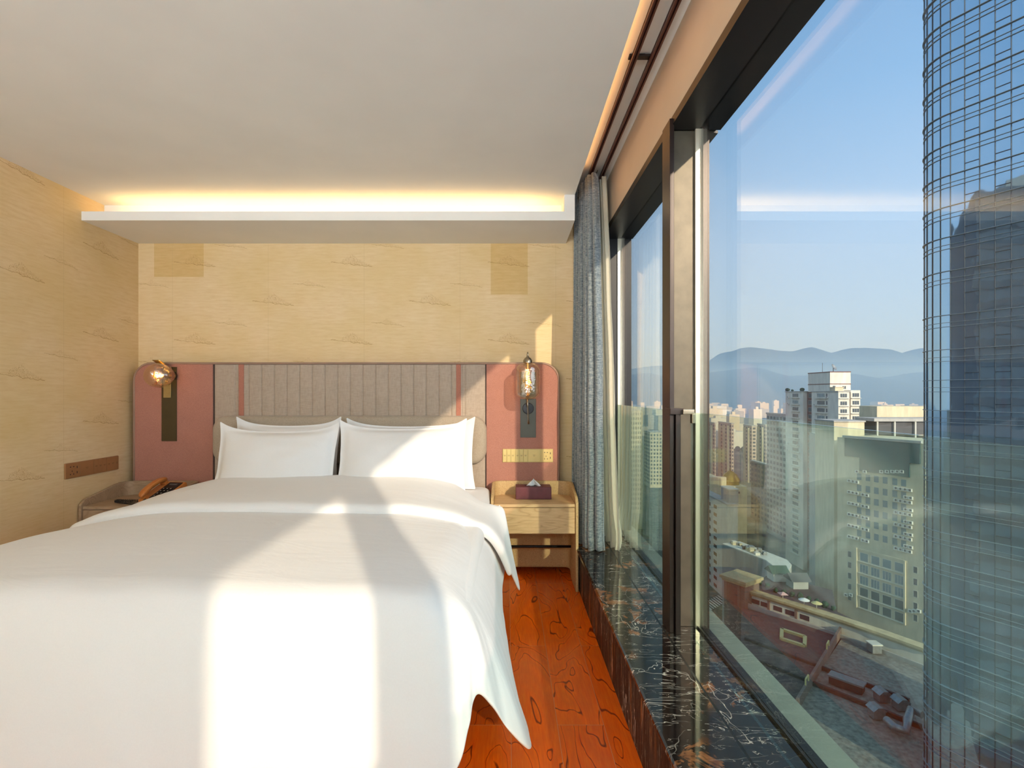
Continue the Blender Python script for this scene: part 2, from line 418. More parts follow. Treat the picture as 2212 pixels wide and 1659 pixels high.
M['gold_plate'] = plain('gold switch plate', (206, 182, 118), 0.42, 0.35, 0.5, 0.02)
M['bronze_plate'] = plain('rose bronze switch plate', (176, 130, 86), 0.42, 0.4, 0.5, 0.02)
M['nickel'] = plain('brushed nickel', (150, 138, 120), 0.25, 0.9, 0.5, 0.05)
M['amber_glass'] = glass('amber ripple glass', (0.97, 0.90, 0.80), 1.5, 0.03, 0.5, 26, (1, 0.96, 0.9, 1), 6.0)
M['clear_bulb'] = glass('amber bulb glass', (1.0, 0.86, 0.55), 1.4, 0.02)
M['filament'] = emis('lit filament', (1.0, 0.62, 0.20), 7)
M['leather'] = plain('maroon leather', (98, 44, 50), 0.42, 0, 0.5, 0.12, 25, 0.25, 140)
M['tissue'] = plain('tissue paper', (244, 242, 238), 0.9)
M['phone'] = mat_wood('copper brown plastic', (196, 122, 62), (184, 110, 54), (188, 114, 56), 'y', 1.0, 0.3)
def mat_curtain():
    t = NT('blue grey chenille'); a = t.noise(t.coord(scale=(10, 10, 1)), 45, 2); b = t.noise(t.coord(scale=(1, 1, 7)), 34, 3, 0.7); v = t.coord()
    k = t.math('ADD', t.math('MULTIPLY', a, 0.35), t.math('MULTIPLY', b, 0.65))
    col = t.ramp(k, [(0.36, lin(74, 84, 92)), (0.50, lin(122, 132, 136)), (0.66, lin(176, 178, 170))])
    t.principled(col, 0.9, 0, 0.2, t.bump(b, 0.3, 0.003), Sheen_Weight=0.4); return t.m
M['curtain'] = mat_curtain()
def mat_sheer():
    t = NT('cream sheer'); v = t.coord(scale=(1, 1, 0.1))
    d = t.n.new('ShaderNodeBsdfDiffuse'); d.inputs[0].default_value = lin(236, 228, 206)
    tl = t.n.new('ShaderNodeBsdfTranslucent'); tl.inputs[0].default_value = lin(236, 228, 206)
    tr = t.n.new('ShaderNodeBsdfTransparent')
    m1 = t.n.new('ShaderNodeMixShader'); m1.inputs[0].default_value = 0.4; t.link(d.outputs[0], m1.inputs[1]); t.link(tl.outputs[0], m1.inputs[2])
    m2 = t.n.new('ShaderNodeMixShader'); t.val(m2.inputs[0], t.math('MULTIPLY', t.noise(v, 300, 1), 0.22)); t.link(m1.outputs[0], m2.inputs[1]); t.link(tr.outputs[0], m2.inputs[2])
    t.link(m2.outputs[0], t.out.inputs[0]); return t.m
M['sheer'] = mat_sheer()
M['track'] = plain('dark red brown track', (88, 50, 42), 0.4, 0.2)
M['fill_globe_glow'] = emis('fill globe glow', (1.0, 0.93, 0.84), 3.0)  # glow of the globes added as fill behind the viewer

# ------------------------------------------------------------------ room shell
XL = -2.66; XG = 0.80; XI = 0.675; XS = 0.451        # left wall, glass, inner frame line, marble plinth face
YB = D; YF = -4.2; ZC = EYE+1.24; ZP = EYE+1.45; ZH = EYE+1.10; SILL = 0.275; XC = 0.418
def struct(mb, name, mat, label=None, **kw):
    o = mb.build(name, mat, **kw); o['kind'] = 'structure'
    if label: o['label'] = label; o['category'] = name.split('_')[0]
    return o
struct(MB().box(XL, XS+0.01, YF, YB, -0.08, 0), 'floor', M['floor'], 'red brown wood plank floor beside the bed', origin=(0, 0, 0))
struct(MB().box(XL-0.12, XG+0.08, YB, YB+0.15, -0.08, ZP+0.1), 'wall_back', M['wp_back'], 'beige wallpapered wall behind the headboard', origin=(0, 0, 0))
struct(MB().box(XL-0.12, XL, YF, YB, -0.08, ZC+0.3), 'wall_left', M['wp_left'], 'beige wallpapered wall left of the bed', origin=(0, 0, 0))
struct(MB().box(XL-0.12, XG+0.08, YF-0.12, YF, -0.08, ZP+0.1), 'wall_front', M['white_paint'], 'plain wall at the foot end of the room', origin=(0, 0, 0))
struct(MB().box(XL, XC, YF, YB, ZC, ZC+0.05), 'ceiling', M['white_paint'], 'smooth white ceiling over the bed')
struct(MB().box(XC, XI+0.2, YF, YB, ZP, ZP+0.05), 'ceiling_pocket', M['white_paint'], 'recessed ceiling strip holding the curtain tracks')
struct(MB().box(XC-0.03, XC, YF, YB, ZC+0.05, ZP+0.05), 'trim_1', M['white_paint'], 'upright side of the curtain recess')
struct(MB().box(XI, XG+0.08, YF, YB, ZH+0.012, ZP), 'wall_right', M['cream_paint'], 'beige wall band above the windows')
# solid wall closing the window row behind the camera
struct(MB().box(XI-0.05, XG+0.08, YF, -2.83, SILL-0.3, ZH+0.01), 'wall_right_end', M['cream_paint'], 'wall beside the last window')
# cornice with cove
cb = MB()
y0, y1 = 0.8665*D, 0.9156*D
cb.box(XL, XC, y0, YB, EYE+1.08, EYE+1.094)                     # soffit board
cb.box(XL, XC, y0, y0+0.014, EYE+1.094, EYE+1.136)              # front lip
cb.box(XL, XC, y1, YB, EYE+1.094, ZC)                           # upright behind the trough
cb.box(XC-0.065, XC, y0+0.0002, y1, EYE+1.1362, ZC)                  # end cap
struct(cb, 'trim_2', M['white_paint'], 'white cornice box with a glowing light trough above the headboard')
# marble ledge: plinth face + polished top with nosing
zt = SILL
struct(MB().box(XS, XS+0.02, YF, YB, -0.02, zt-0.03), 'trim_3', M['marble_face'], 'dark marble upright under the window ledge', origin=(0, 0, 0))
mt = MB()
mt.extrude([(0.442, zt-0.03), (0.437, zt-0.022), (0.435, zt-0.014), (0.437, zt-0.006), (0.442, zt), (0.640, zt), (0.640, zt-0.03)], 'y', YF, YB)
mt.box(0.640, 0.648, YF, YB, zt-0.03, zt-0.006)
mt.box(0.648, XG-0.012, YF, YB, zt-0.03, zt)
struct(mt, 'window_sill', M['marble'], 'polished dark marble window ledge with white veins', origin=(0, 0, 0))
struct(MB().box(0.6395, 0.6485, YF, YB, zt-0.007, zt-0.0005), 'trim_4', M['black'], 'black joint line along the marble ledge')
# outer ledge and the facade below and above
struct(MB().box(XG+0.012, 0.93, YF, YB+0.15, SILL-0.06, SILL-0.015), 'trim_5', plain('outer ledge stone', (150, 156, 140), 0.5), 'grey outer ledge beyond the glass')
struct(MB().box(XG-0.3, XG+0.085, YF-6, YB+3, -75, SILL-0.3), 'wall_outside', plain('outer facade', (110, 104, 98), 0.6), 'outer facade below the window')
struct(MB().box(XG-0.3, XG+0.085, YF-6, YB+3, ZP+0.12, 26), 'wall_outside_top', plain('outer facade top', (110, 104, 98), 0.6), 'outer facade above the window')

# windows
def window(n, ya, yb, label, far_strip=True):
    w = empty('window_%d' % n, (XG, (ya+yb)/2, SILL), label, 'window', None, 'structure')
    MB().box(XG-0.004, XG+0.004, ya, yb, SILL-0.02, ZH).build('glass_pane', M['glass'], w)
    MB().box(XI, XG+0.088, ya, yb, ZH, ZH+0.0115).box(XI-0.004, XI+0.006, ya, yb, ZH-0.006, ZH+0.03).build('frame_head', M['black_metal'], w)
    MB().box(XG-0.012, XG-0.003, ya, yb, SILL, SILL+0.01).box(XG+0.003, XG+0.03, ya, yb, SILL-0.03, SILL+0.006).build('bottom_bead', M['black_metal'], w)
    MB().box(XG-0.02, XG+0.012, yb-0.012, yb-0.001, SILL, ZH).build('glazing_strip', M['spacer'], w)
    MB().box(XG+0.0045, XG+0.03, yb-0.03, yb-0.012, SILL, ZH).build('glazing_seal', M['brown_metal'], w)
    return w
window(1, 2.19, YB-0.04, 'far window beside the curtain')
window(2, -0.95, 2.165, 'large near window overlooking the city')
window(3, -2.83, -1.07, 'window behind the viewer')
def pillar(n, ya, yb, lab):
    p = empty('trim_%d' % n, (XG, ya, SILL), lab, 'pillar', None, 'structure')
    MB().box(XI, XG+0.012, ya, yb, SILL, ZH).build('pillar_case', M['pillar_metal'], p, bevel=0.002)
    MB().box(XI-0.016, XI+0.002, ya-0.06, yb+0.002, SILL, ZH+0.02).build('post', M['brown_metal'], p, bevel=0.0015)
    MB().box(XI+0.004, XI+0.024, ya-0.075, ya-0.0005, SILL, 1.185).box(XI-0.02, XI+0.034, ya-0.08, ya-0.001, 1.165, 1.19).build('guard_channel', M['brown_metal'], p, bevel=0.0015)
    return p
pillar(6, 2.17, 2.21, 'beige metal pillar with dark post between the two windows')
pillar(7, -1.07, -0.95, 'metal pillar between windows behind the viewer')
struct(MB().box(XI, XG+0.08, YB-0.04, YB, SILL, ZH), 'trim_8', M['black_metal'], 'dark metal frame post at the corner of the far window')
# glass guards
XGD = 0.742
def guard(ya, yb, label):
    g = MB().box(XGD-0.005, XGD+0.005, ya, yb, SILL+0.001, 1.175).build('glass_guard', M['guard'])
    return tag(g, label, 'guard rail')
guard(2.215, YB-0.045, 'green tinted glass guard panel at the far window beside the curtain')
guard(-0.94, 2.09, 'large green tinted glass guard panel along the near window')
cl = empty('glass_clamp', (XI+0.04, 2.085, 1.165), 'small metal clamp holding the top corner of the near glass guard', 'clamp')
MB().box(XI+0.026, XI+0.072, 2.072, 2.094, 1.166, 1.186).build('clamp_body', M['nickel'], cl, bevel=0.002)
MB().box(XI+0.060, XI+0.075, 2.068, 2.092, 1.13, 1.17).build('clamp_tongue', M['nickel'], cl, bevel=0.002)

# curtain tracks
for i, (x, lab) in enumerate(((0.537, 'brown curtain track nearer the bed, carrying the blue grey curtain'), (0.615, 'brown curtain track nearer the window, carrying the sheer'))):
    z = EYE+1.415
    t = empty('curtain_track', (x, 0.5, z), lab, 'curtain track', 'curtain tracks in the ceiling recess')
    MB().box(x-0.011, x-0.004, YF+0.1, YB-0.02, z, z+0.02).box(x+0.004, x+0.011, YF+0.1, YB-0.02, z, z+0.02).box(x-0.011, x+0.011, YF+0.1, YB-0.02, z+0.014, z+0.02).build('rail', M['track'], t)
    if i == 0:
        for py in (1.30, 1.58, 2.22, 2.9, 0.1, -1.2):
            if py in (1.30, 2.9): continue
            MB().box(x-0.02, 0.628, py-0.014, py+0.014, z+0.021, z+0.031).box(x+0.02, x+0.05, py-0.01, py+0.01, z+0.031, ZP).build('bracket', M['brown_metal'], t, bevel=0.002)

# globes added as fill light, out of view behind the viewer
for (x, y, lab) in ((-1.9, -1.7, 'white globe added as fill light behind the viewer near the left wall'), (-0.3, -1.9, 'white globe added as fill light behind the viewer near the windows')):
    g = empty('fill_globe', (x, y, ZC-0.62), lab, 'lamp', 'added fill globes behind the viewer')
    MB().tube([(x, y, ZC-0.36), (x, y, ZC)], 0.008).build('stem', M['brass'], g)
    MB().lathe([(0.17*math.sin(PI*k/16), -0.17*math.cos(PI*k/16)) for k in range(17)], (x, y, ZC-0.52), n=24).build('globe', M['fill_globe_glow'], g, smooth=True)
    ld = bpy.data.lights.new('fill_globe_light', 'POINT'); lo = bpy.data.objects.new('fill_globe_light', ld); COL.objects.link(lo)
    ld.energy = 15; ld.shadow_soft_size = 0.18; ld.color = (0.92, 0.96, 1.0); lo.location = (x, y, ZC-0.52)

# uplighters added as fill light in the same unseen end, bowls tilted towards the bed
def uplighter(x, y, tilt, lab, energy=64):
    u = empty('fill_uplighter', (x, y, 0), lab, 'floor lamp', 'added fill uplighters behind the viewer')
    MB().lathe([(0.0, 0.0), (0.14, 0.0), (0.14, 0.02), (0.02, 0.03), (0.0, 0.03)], (x, y, 0), n=24).build('base', M['brass'], u, smooth=True, smooth_angle=40)
    MB().tube([(x, y, 0.02), (x, y, 1.22)], 0.011).build('pole', M['brass'], u, smooth=True)
    ax = Vector((0, math.sin(tilt), math.cos(tilt))); o = Vector((x, y, 1.25))
    MB().lathe([(0.01, 0.0), (0.09, 0.02), (0.16, 0.07), (0.19, 0.13)], o, ax, 28).build('bowl', M['white_paint'], u, smooth=True)
    l = area('fill_uplight', o+ax*0.14, 0.3, 0.3, energy, (0.76, 0.89, 1.0), ax); l.data.shape = 'DISK'; l.data.spread = math.radians(120)
for ux, ul in ((-2.25, 'brass uplighter added as fill in the left corner behind the viewer'), (-1.45, 'brass uplighter added as fill left of centre behind the viewer'), (-0.65, 'brass uplighter added as fill right of centre behind the viewer'), (0.12, 'brass uplighter added as fill nearest the windows behind the viewer')):
    uplighter(ux, -3.3, 0.68, ul)
rg = MB().box(-2.4, 0.42, -3.0, 1.2, 0.001, 0.012).build('unseen rug', plain('pale grey rug', (196, 194, 190), 0.95)); tag(rg, 'pale grey rug added to cut red bounce off the wood floor', 'unseen rug')  # added out of view to damp red light bouncing off the floor

# ------------------------------------------------------------------ headboard
HX0, HX1, HY = -2.62, 0.362, YB-0.11
hb = empty('headboard', ((HX0+HX1)/2, YB, 0.05), 'wide upholstered headboard in dusty pink and channelled taupe behind the bed', 'headboard')
def rpanel(x0, x1, z0, z1, rs, y0, y1): return MB().extrude(rrect(x0, x1, z0, z1, rs), 'y', y0, y1)
ztop = EYE+0.217
rpanel(HX0, HX1, 0.05, ztop, (0, 0, 0.125, 0.125), HY+0.012, YB-0.001).build('back_board', M['taupe_edge'], hb, bevel=0.004)
rpanel(HX0+0.012, -2.062, 0.06, ztop-0.012, (0, 0, 0.004, 0.115), HY, HY+0.02).build('side_panel', M['pink'], hb, bevel=0.005)
rpanel(-0.150, HX1-0.012, 0.06, ztop-0.012, (0, 0, 0.115, 0.004), HY, HY+0.02).build('side_panel', M['pink'], hb, bevel=0.005)
def edge_path(r, inset, y):
    x0, x1, z1 = HX0+inset, HX1-inset, ztop-inset; r -= inset; p = [(x0, y, 0.06)]
    p += [(x0+r-r*math.cos(a), y, z1-r+r*math.sin(a)) for a in [k*PI/16 for k in range(9)]]
    p += [(x1-r+r*math.sin(a), y, z1-r+r*math.cos(a)) for a in [k*PI/16 for k in range(9)]]
    return p+[(x1, y, 0.06)]
MB().tube(edge_path(0.125, 0.006, HY+0.004), 0.0075, 8).build('piping', M['taupe_edge'], hb, smooth=True)
MB().box(-2.062, -2.052, HY+0.006, HY+0.012, 0.06, ztop-0.012).build('panel_joint', M['shadow_gap'], hb); MB().box(-0.158, -0.150, HY+0.006, HY+0.012, 0.06, ztop-0.012).build('panel_joint', M['shadow_gap'], hb)
# channelled centre: grooves every 8.9 cm
xa, xb = -2.052, -0.158
sc = HY and F/HY
gx = [(px-1097)/sc for px in [508.5, 513]]+[(537+27.4*k-1097)/sc for k in range(17)]+[(999-1097)/sc, (1004-1097)/sc]
edges = [xa]+gx+[xb]
cs = []
for a, b in zip(edges[:-1], edges[1:]):
    w = b-a; d = min(0.007, w*0.12)
    for k, h in ((0.0, 0), (0.03, 0.45), (0.09, 0.8), (0.25, 1), (0.75, 1), (0.91, 0.8), (0.97, 0.45)): cs.append((a+w*k, HY+0.008-d*h*1.0))
cs.append((xb, HY+0.008))
m = MB(); m.grid([[(x, y, 0.06) for x, y in cs], [(x, y, ztop-0.016) for x, y in cs], [(x, HY+0.012, ztop-0.012) for x, y in cs]], flip=True)
m.build('channel_panel', M['taupe'], hb)
for a, b in ((516, 527), (985.5, 995.5)):
    x0, x1 = (a-1097)/sc, (b-1097)/sc
    MB().box(x0, x1, HY-0.0035, HY+0.01, 0.3, ztop-0.014).build('band', M['stripe'], hb, bevel=0.001)
# pad cushion
def pad(x0, x1, z0, z1, r, yf, yb):
    m = MB(); rings = []
    for ins, yy in ((0.0, yb), (0.0, yf+0.03), (0.004, yf+0.018), (0.012, yf+0.008), (0.026, yf+0.002), (0.05, yf), (0.09, yf-0.002)):
        pts = rrect(x0+ins, x1-ins, z0+ins, z1-ins, (max(r-ins, 0.01),)*4)
        rings.append([(p[0], yy, p[1]) for p in pts+pts[:1]])
    m.grid(rings); i = len(m.v); m.v += rings[-1][:-1]; m.f.append(tuple(range(i, i+len(rings[-1])-1)))
    return m
pad(-2.045, -0.148, EYE-0.49, EYE-0.155, 0.10, HY-0.055, HY+0.004).build('pad_cushion', M['cushion'], hb, smooth=True, weld=True)

# ------------------------------------------------------------------ bed
BX0, BX1, BY0, BY1, MZ = -2.115, -0.115, 1.56, HY-0.03, 0.61
BXC = (BX0+BX1)/2
bed = empty('bed', (BXC, (BY0+BY1)/2, 0), 'large double bed made up with plain white cotton linen', 'bed')
MB().prism([(p[0], p[1]) for p in rrect(BX0+0.05, BX1-0.05, BY0+0.03, BY1, (0.05,)*4, 4)], 0.06, 0.34).build('bed_base', plain('white bed base', (226, 222, 214), 0.8), bed, bevel=0.01)
for x in (BX0+0.2, BX1-0.2):
    for y in (BY0+0.2, BY1-0.2): MB().tube([(x, y, 0), (x, y, 0.07)], 0.03).build('leg', M['black'], bed)
def slab(x0, x1, y0, y1, z0, z1, r, e):
    m = MB(); rings = []
    zs = [(e, z0)]+[(e*(1-math.sin(a)), z0+e*(1-math.cos(a))) for a in [PI/2*k/4 for k in range(1, 5)]]+[(e*(1-math.cos(a)), z1-e*(1-math.sin(a))) for a in [PI/2*k/4 for k in range(5)]]+[(0.1, z1+0.004), (0.3, z1+0.008)]
    for ins, z in zs:
        pts = rrect(x0+ins, x1-ins, y0+ins, y1-ins, (max(r-ins, 0.01),)*4, 6); rings.append([(p[0], p[1], z) for p in pts+pts[:1]])
    m.grid(rings)
    for r_ in (rings[0][:-1], rings[-1][:-1]):
        i = len(m.v); m.v += r_; m.f.append(tuple(range(i, i+len(r_))))
    return m
slab(BX0, BX1, BY0, BY1, 0.34, MZ, 0.09, 0.045).build('mattress', M['sheet'], bed, smooth=True, weld=True)

# duvet: columns run around three sides of the bed; every column has an edge point on top and a hem point below
#        (edge x, edge y), (hem x, hem y, hem z)
cols = [((BX1, 3.02), (-0.012, 3.02, 0.33)),
        ((BX1, 2.80), (-0.012, 2.80, 0.30)),
        ((BX1, 2.50), (-0.020, 2.50, 0.27)),
        ((BX1, 2.20), (-0.012, 2.20, 0.25)),
        ((BX1, 2.00), (0.010, 2.02, 0.21)),
        ((BX1, 1.86), (0.045, 1.86, 0.15)),
        ((BX1, 1.76), (0.080, 1.74, 0.10)),
        ((BX1, 1.70), (0.070, 1.64, 0.12)),
        ((BX1, 1.645), (0.015, 1.58, 0.21)),
        ((BX1-0.004, 1.60), (-0.035, 1.535, 0.31)),
        ((BX1-0.014, 1.565), (-0.088, 1.510, 0.37)),
        ((BX1-0.040, 1.53), (-0.105, 1.470, 0.30)),
        ((BX1-0.085, 1.50), (-0.150, 1.440, 0.19)),
        ((BX1-0.15, 1.49), (-0.24, 1.425, 0.14)),
        ((BX1-0.35, 1.485), (-0.45, 1.415, 0.12)),
        ((BX1-0.7, 1.485), (-0.80, 1.41, 0.12)),
        ((BXC, 1.485), (BXC, 1.41, 0.12)),
        ((BX0+0.7, 1.485), (BX0+0.68, 1.41, 0.12)),
        ((BX0+0.3, 1.485), (BX0+0.28, 1.41, 0.12)),
        ((BX0+0.1, 1.50), (BX0+0.05, 1.43, 0.14)),
        ((BX0+0.01, 1.56), (BX0-0.06, 1.53, 0.12)),
        ((BX0, 1.70), (BX0-0.10, 1.70, 0.12)),
        ((BX0, 2.0), (BX0-0.09, 2.0, 0.2)),
        ((BX0, 2.5), (BX0-0.09, 2.5, 0.25)),
        ((BX0, 3.02), (BX0-0.08, 3.02, 0.30))]
def catmull(P, t):
    n = len(P); i = min(int(t), n-2); f = t-i
    p0, p1, p2, p3 = P[max(i-1, 0)], P[i], P[i+1], P[min(i+2, n-1)]
    return [0.5*((2*b)+(c-a)*f+(2*a-5*b+4*c-d)*f*f+(3*b-a-3*c+d)*f**3) for a, b, c, d in zip(p0, p1, p2, p3)]
P = [list(e)+list(h) for e, h in cols]
def top_z(x, y):
    u = (x-BXC)/1.0
    z = 0.650+0.03*(1-abs(u)**3)-(0.030*smoothstep(0.86, 1.0, abs(u))+0.060*smoothstep(0.60, 0.98, abs(u))*smoothstep(2.0, 2.8, y))
    z -= 0.005*smoothstep(2.0, 3.0, y)
    z += 0.008*noise.noise(Vector((x*2.2, y*2.6, 1.3)))+0.004*noise.noise(Vector((x*6, y*5, 4)))
    return z
rows = []
NS = 10
for k in range((len(P)-1)*NS+1):
    q = catmull(P, k/NS); ex, ey, hx, hy, hz = q
    # centre line point
    cxp = BXC; cyp = max(ey, 2.35) if ey > 1.75 else 2.35
    if ey > 2.35: cyp = ey
    ez = top_z(ex, ey)-0.035
    E = Vector((ex, ey, ez)); H = Vector((hx, hy, hz)); Cc = Vector((cxp, cyp, 0))
    inw = (Vector((Cc.x, Cc.y, 0))-Vector((ex, ey, 0))); L = inw.length; inw.normalize()
    row = []
    for j in range(16):
        s = (j/16); s = 1-(1-s)**1.6
        p = Vector((Cc.x, Cc.y, 0))-inw*(L-0.10)*s
        # near the edge the surface rounds over
        row.append(Vector((p.x, p.y, top_z(p.x, p.y))))
    # last top point then round over
    T = row[-1]; T2 = E+inw*0.085; T2.z = top_z(T2.x, T2.y)-0.004
    outw = -inw
    B1 = E+outw*0.028+Vector((0, 0, 0.012)); B2 = lerp(E, H, 0.30)+outw*0.032; B3 = lerp(E, H, 0.7)+outw*0.006
    ctl = [T2, B1, B2, B3, H]
    for j in range(1, 19):
        t = j/18
        c = ctl
        while len(c) > 1: c = [lerp(a, b, t) for a, b in zip(c[:-1], c[1:])]
        p = c[0]
        w = t*0.006*math.sin(k*0.21+1.2*math.sin(k*0.07))+t*0.004*noise.noise(Vector((k*0.22, t*2, 0)))
        row.append(p+outw*w)
    # small turned hem
    row.append(H-outw*0.012+Vector((0, 0, 0.004)))
    row.append(lerp(H, E, 0.06)-outw*0.022)
    rows.append(row)
dv = MB().grid(rows).build('duvet', M['linen'], bed, smooth=True, weld=True)
s_ = dv.modifiers.new('sub', 'SUBSURF'); s_.levels = 1; s_.render_levels = 1
# folded-back end of the duvet, a thick band lying across the bed
def fold_row(v):
    # v 0..1 from the back edge over the top to the front edge; returns y, lift
    pts = [(3.30, 0.0), (3.305, 0.03), (3.28, 0.048), (3.18, 0.054), (3.00, 0.048), (2.78, 0.042), (2.56, 0.036), (2.515, 0.024), (2.51, 0.004), (2.525, -0.012)]
    return catmull(pts, v*(len(pts)-1)*0.9999)
rows = []
for i in range(29):
    y, lift = fold_row(i/28); r = []; y0_ = y
    kf = smoothstep(3.3, 2.7, y)
    for (side, N) in (('L', 0), ('T', 0), ('R', 0)):
        y = y0_
        if side == 'T':
            for j in range(0, 41):
                x = lerp(BX0+0.05, BX1-0.05, j/40)
                yy = y-0.30*(smoothstep(BX1-0.30, BX1, x)+smoothstep(BX0+0.30, BX0, x))*(y-2.51)/0.79+0.012*math.sin(x*3.1)+0.010*noise.noise(Vector((x*3, 0, 7)))
                r.append(Vector((x, yy, top_z(x, min(yy, 3.1))+lift+0.004*noise.noise(Vector((x*4, y*9, 2))))))
        else:
            s = 1 if side == 'R' else -1
            y = y0_-0.30*(y0_-2.51)/0.79
            ex = BX1 if s > 0 else BX0; zt_ = top_z(ex, min(y, 3.1))
            hx = ex+s*(0.085+0.09*kf); hz = 0.50-0.34*smoothstep(3.28, 2.95, y)+0.0*kf
            hy = lerp(y, 3.0, 0.35)-0.02
            if s > 0:
                hz = 0.60-0.44*smoothstep(2.99, 2.84, y)+0.16*smoothstep(2.80, 2.51, y); hx = ex+0.06+0.115*smoothstep(2.99, 2.84, y)-0.05*smoothstep(2.80, 2.51, y)
                hy = lerp(y, 3.0, 0.30)
            zi_ = top_z(ex-s*0.05, min(y, 3.1))
            ctl = [Vector((ex-s*0.035, y, zi_+lift-0.003)), Vector((ex+s*(0.035+lift*0.6), y, zi_+lift*0.7-0.012)), Vector((ex+s*(0.085+lift*0.7), lerp(y, hy, 0.5), lerp(zt_, hz, 0.45))), Vector((hx, hy, hz))]
            pts = []
            for j in range(1, 13):
                t = j/12; c = ctl
                while len(c) > 1: c = [lerp(a, b, t) for a, b in zip(c[:-1], c[1:])]
                pts.append(c[0])
            if s < 0: r = pts[::-1]+r
            else: r += pts
    rows.append(r)
fd = MB().grid(rows, flip=True).build('folded_duvet_end', M['linen'], bed, smooth=True)
s_ = fd.modifiers.new('sol', 'SOLIDIFY'); s_.thickness = 0.012; s_.offset = -1
s_ = fd.modifiers.new('sub', 'SUBSURF'); s_.levels = 1; s_.render_levels = 1

# pillows
def pillow(cx, cz, y, w, h, t, lean, yaw, roll, label, seed, ear=(1, 1)):
    nu, nv = 48, 36; rows = []
    for side in (1, -1):
        rr = []
        for j in range(nv+1):
            v = -1+2*j/nv; r = []
            for i in range(nu+1):
                u = -1+2*i/nu
                pin_v = 0.13*(1-u*u) if v > 0 else 0.03*(1-u*u)
                pin_u = 0.055*(1-v*v)
                X = w/2*u*(1-pin_u); Z = h/2*v*(1-pin_v*abs(v)**3)
                if v > 0: Z += 0.035*(abs(u)**6)*v**2*(ear[0] if u < 0 else ear[1])
                uu, vv = min(1, abs(u)/0.93), min(1, abs(v)/0.90)
                T = t/2*(max(0, 1-uu**2.4)**0.55)*(max(0, 1-vv**2.4)**0.55)*(1.0-0.18*v)
                T += 0.003
                cr_ = noise.noise(Vector((u*2.5+seed, v*3, seed)))*0.010*(T/t*2)
                cr_ += 0.006*math.sin((u*abs(v)+v*0.6)*14+seed)*(abs(u)**3)*(1-abs(u)**8)*(T/t*2)
                flap = 0.012*noise.noise(Vector((u*2, v*2, seed+9)))*(abs(u)**4)
                r.append(Vector((X, -side*(T+cr_)-0.02*(v > 0)*abs(u)**6*v**3+flap, Z)))
            rr.append(r)
        rows.append(rr)
    Mx = Matrix.Translation((cx, y, cz)) @ Matrix.Rotation(yaw, 4, 'Z') @ Matrix.Rotation(-lean, 4, 'X') @ Matrix.Rotation(roll, 4, 'Y')
    m = MB()
    for k, rr in enumerate(rows): m.grid([[Mx @ p for p in r] for r in rr], flip=(k == 1))
    o = m.build('pillow', M['linen'], smooth=True, weld=True, origin=(cx, y, cz-h/2))
    sb = o.modifiers.new('sub', 'SUBSURF'); sb.levels = 1; sb.render_levels = 1
    return tag(o, label, 'pillow', 'white pillows at the head of the bed')
pillow(-1.475, 0.835, 3.46, 0.71, 0.46, 0.15, 0.20, 0.0, 0.0, 'white pillow at the back left, mostly hidden, resting on the headboard pad', 1.0)
pillow(-0.65, 0.835, 3.46, 0.87, 0.45, 0.15, 0.20, 0.0, -0.01, 'white pillow at the back right, its right corner showing past the front one', 2.0)
pillow(-1.462, 0.812, 3.27, 0.77, 0.46, 0.17, 0.30, 0.0, 0.0, 'white pillow at the front left, wholly in shade', 3.0)
pillow(-0.668, 0.825, 3.27, 0.82, 0.47, 0.17, 0.30, 0.0, -0.01, 'white pillow at the front right, crossed by a patch of sunlight', 4.5)

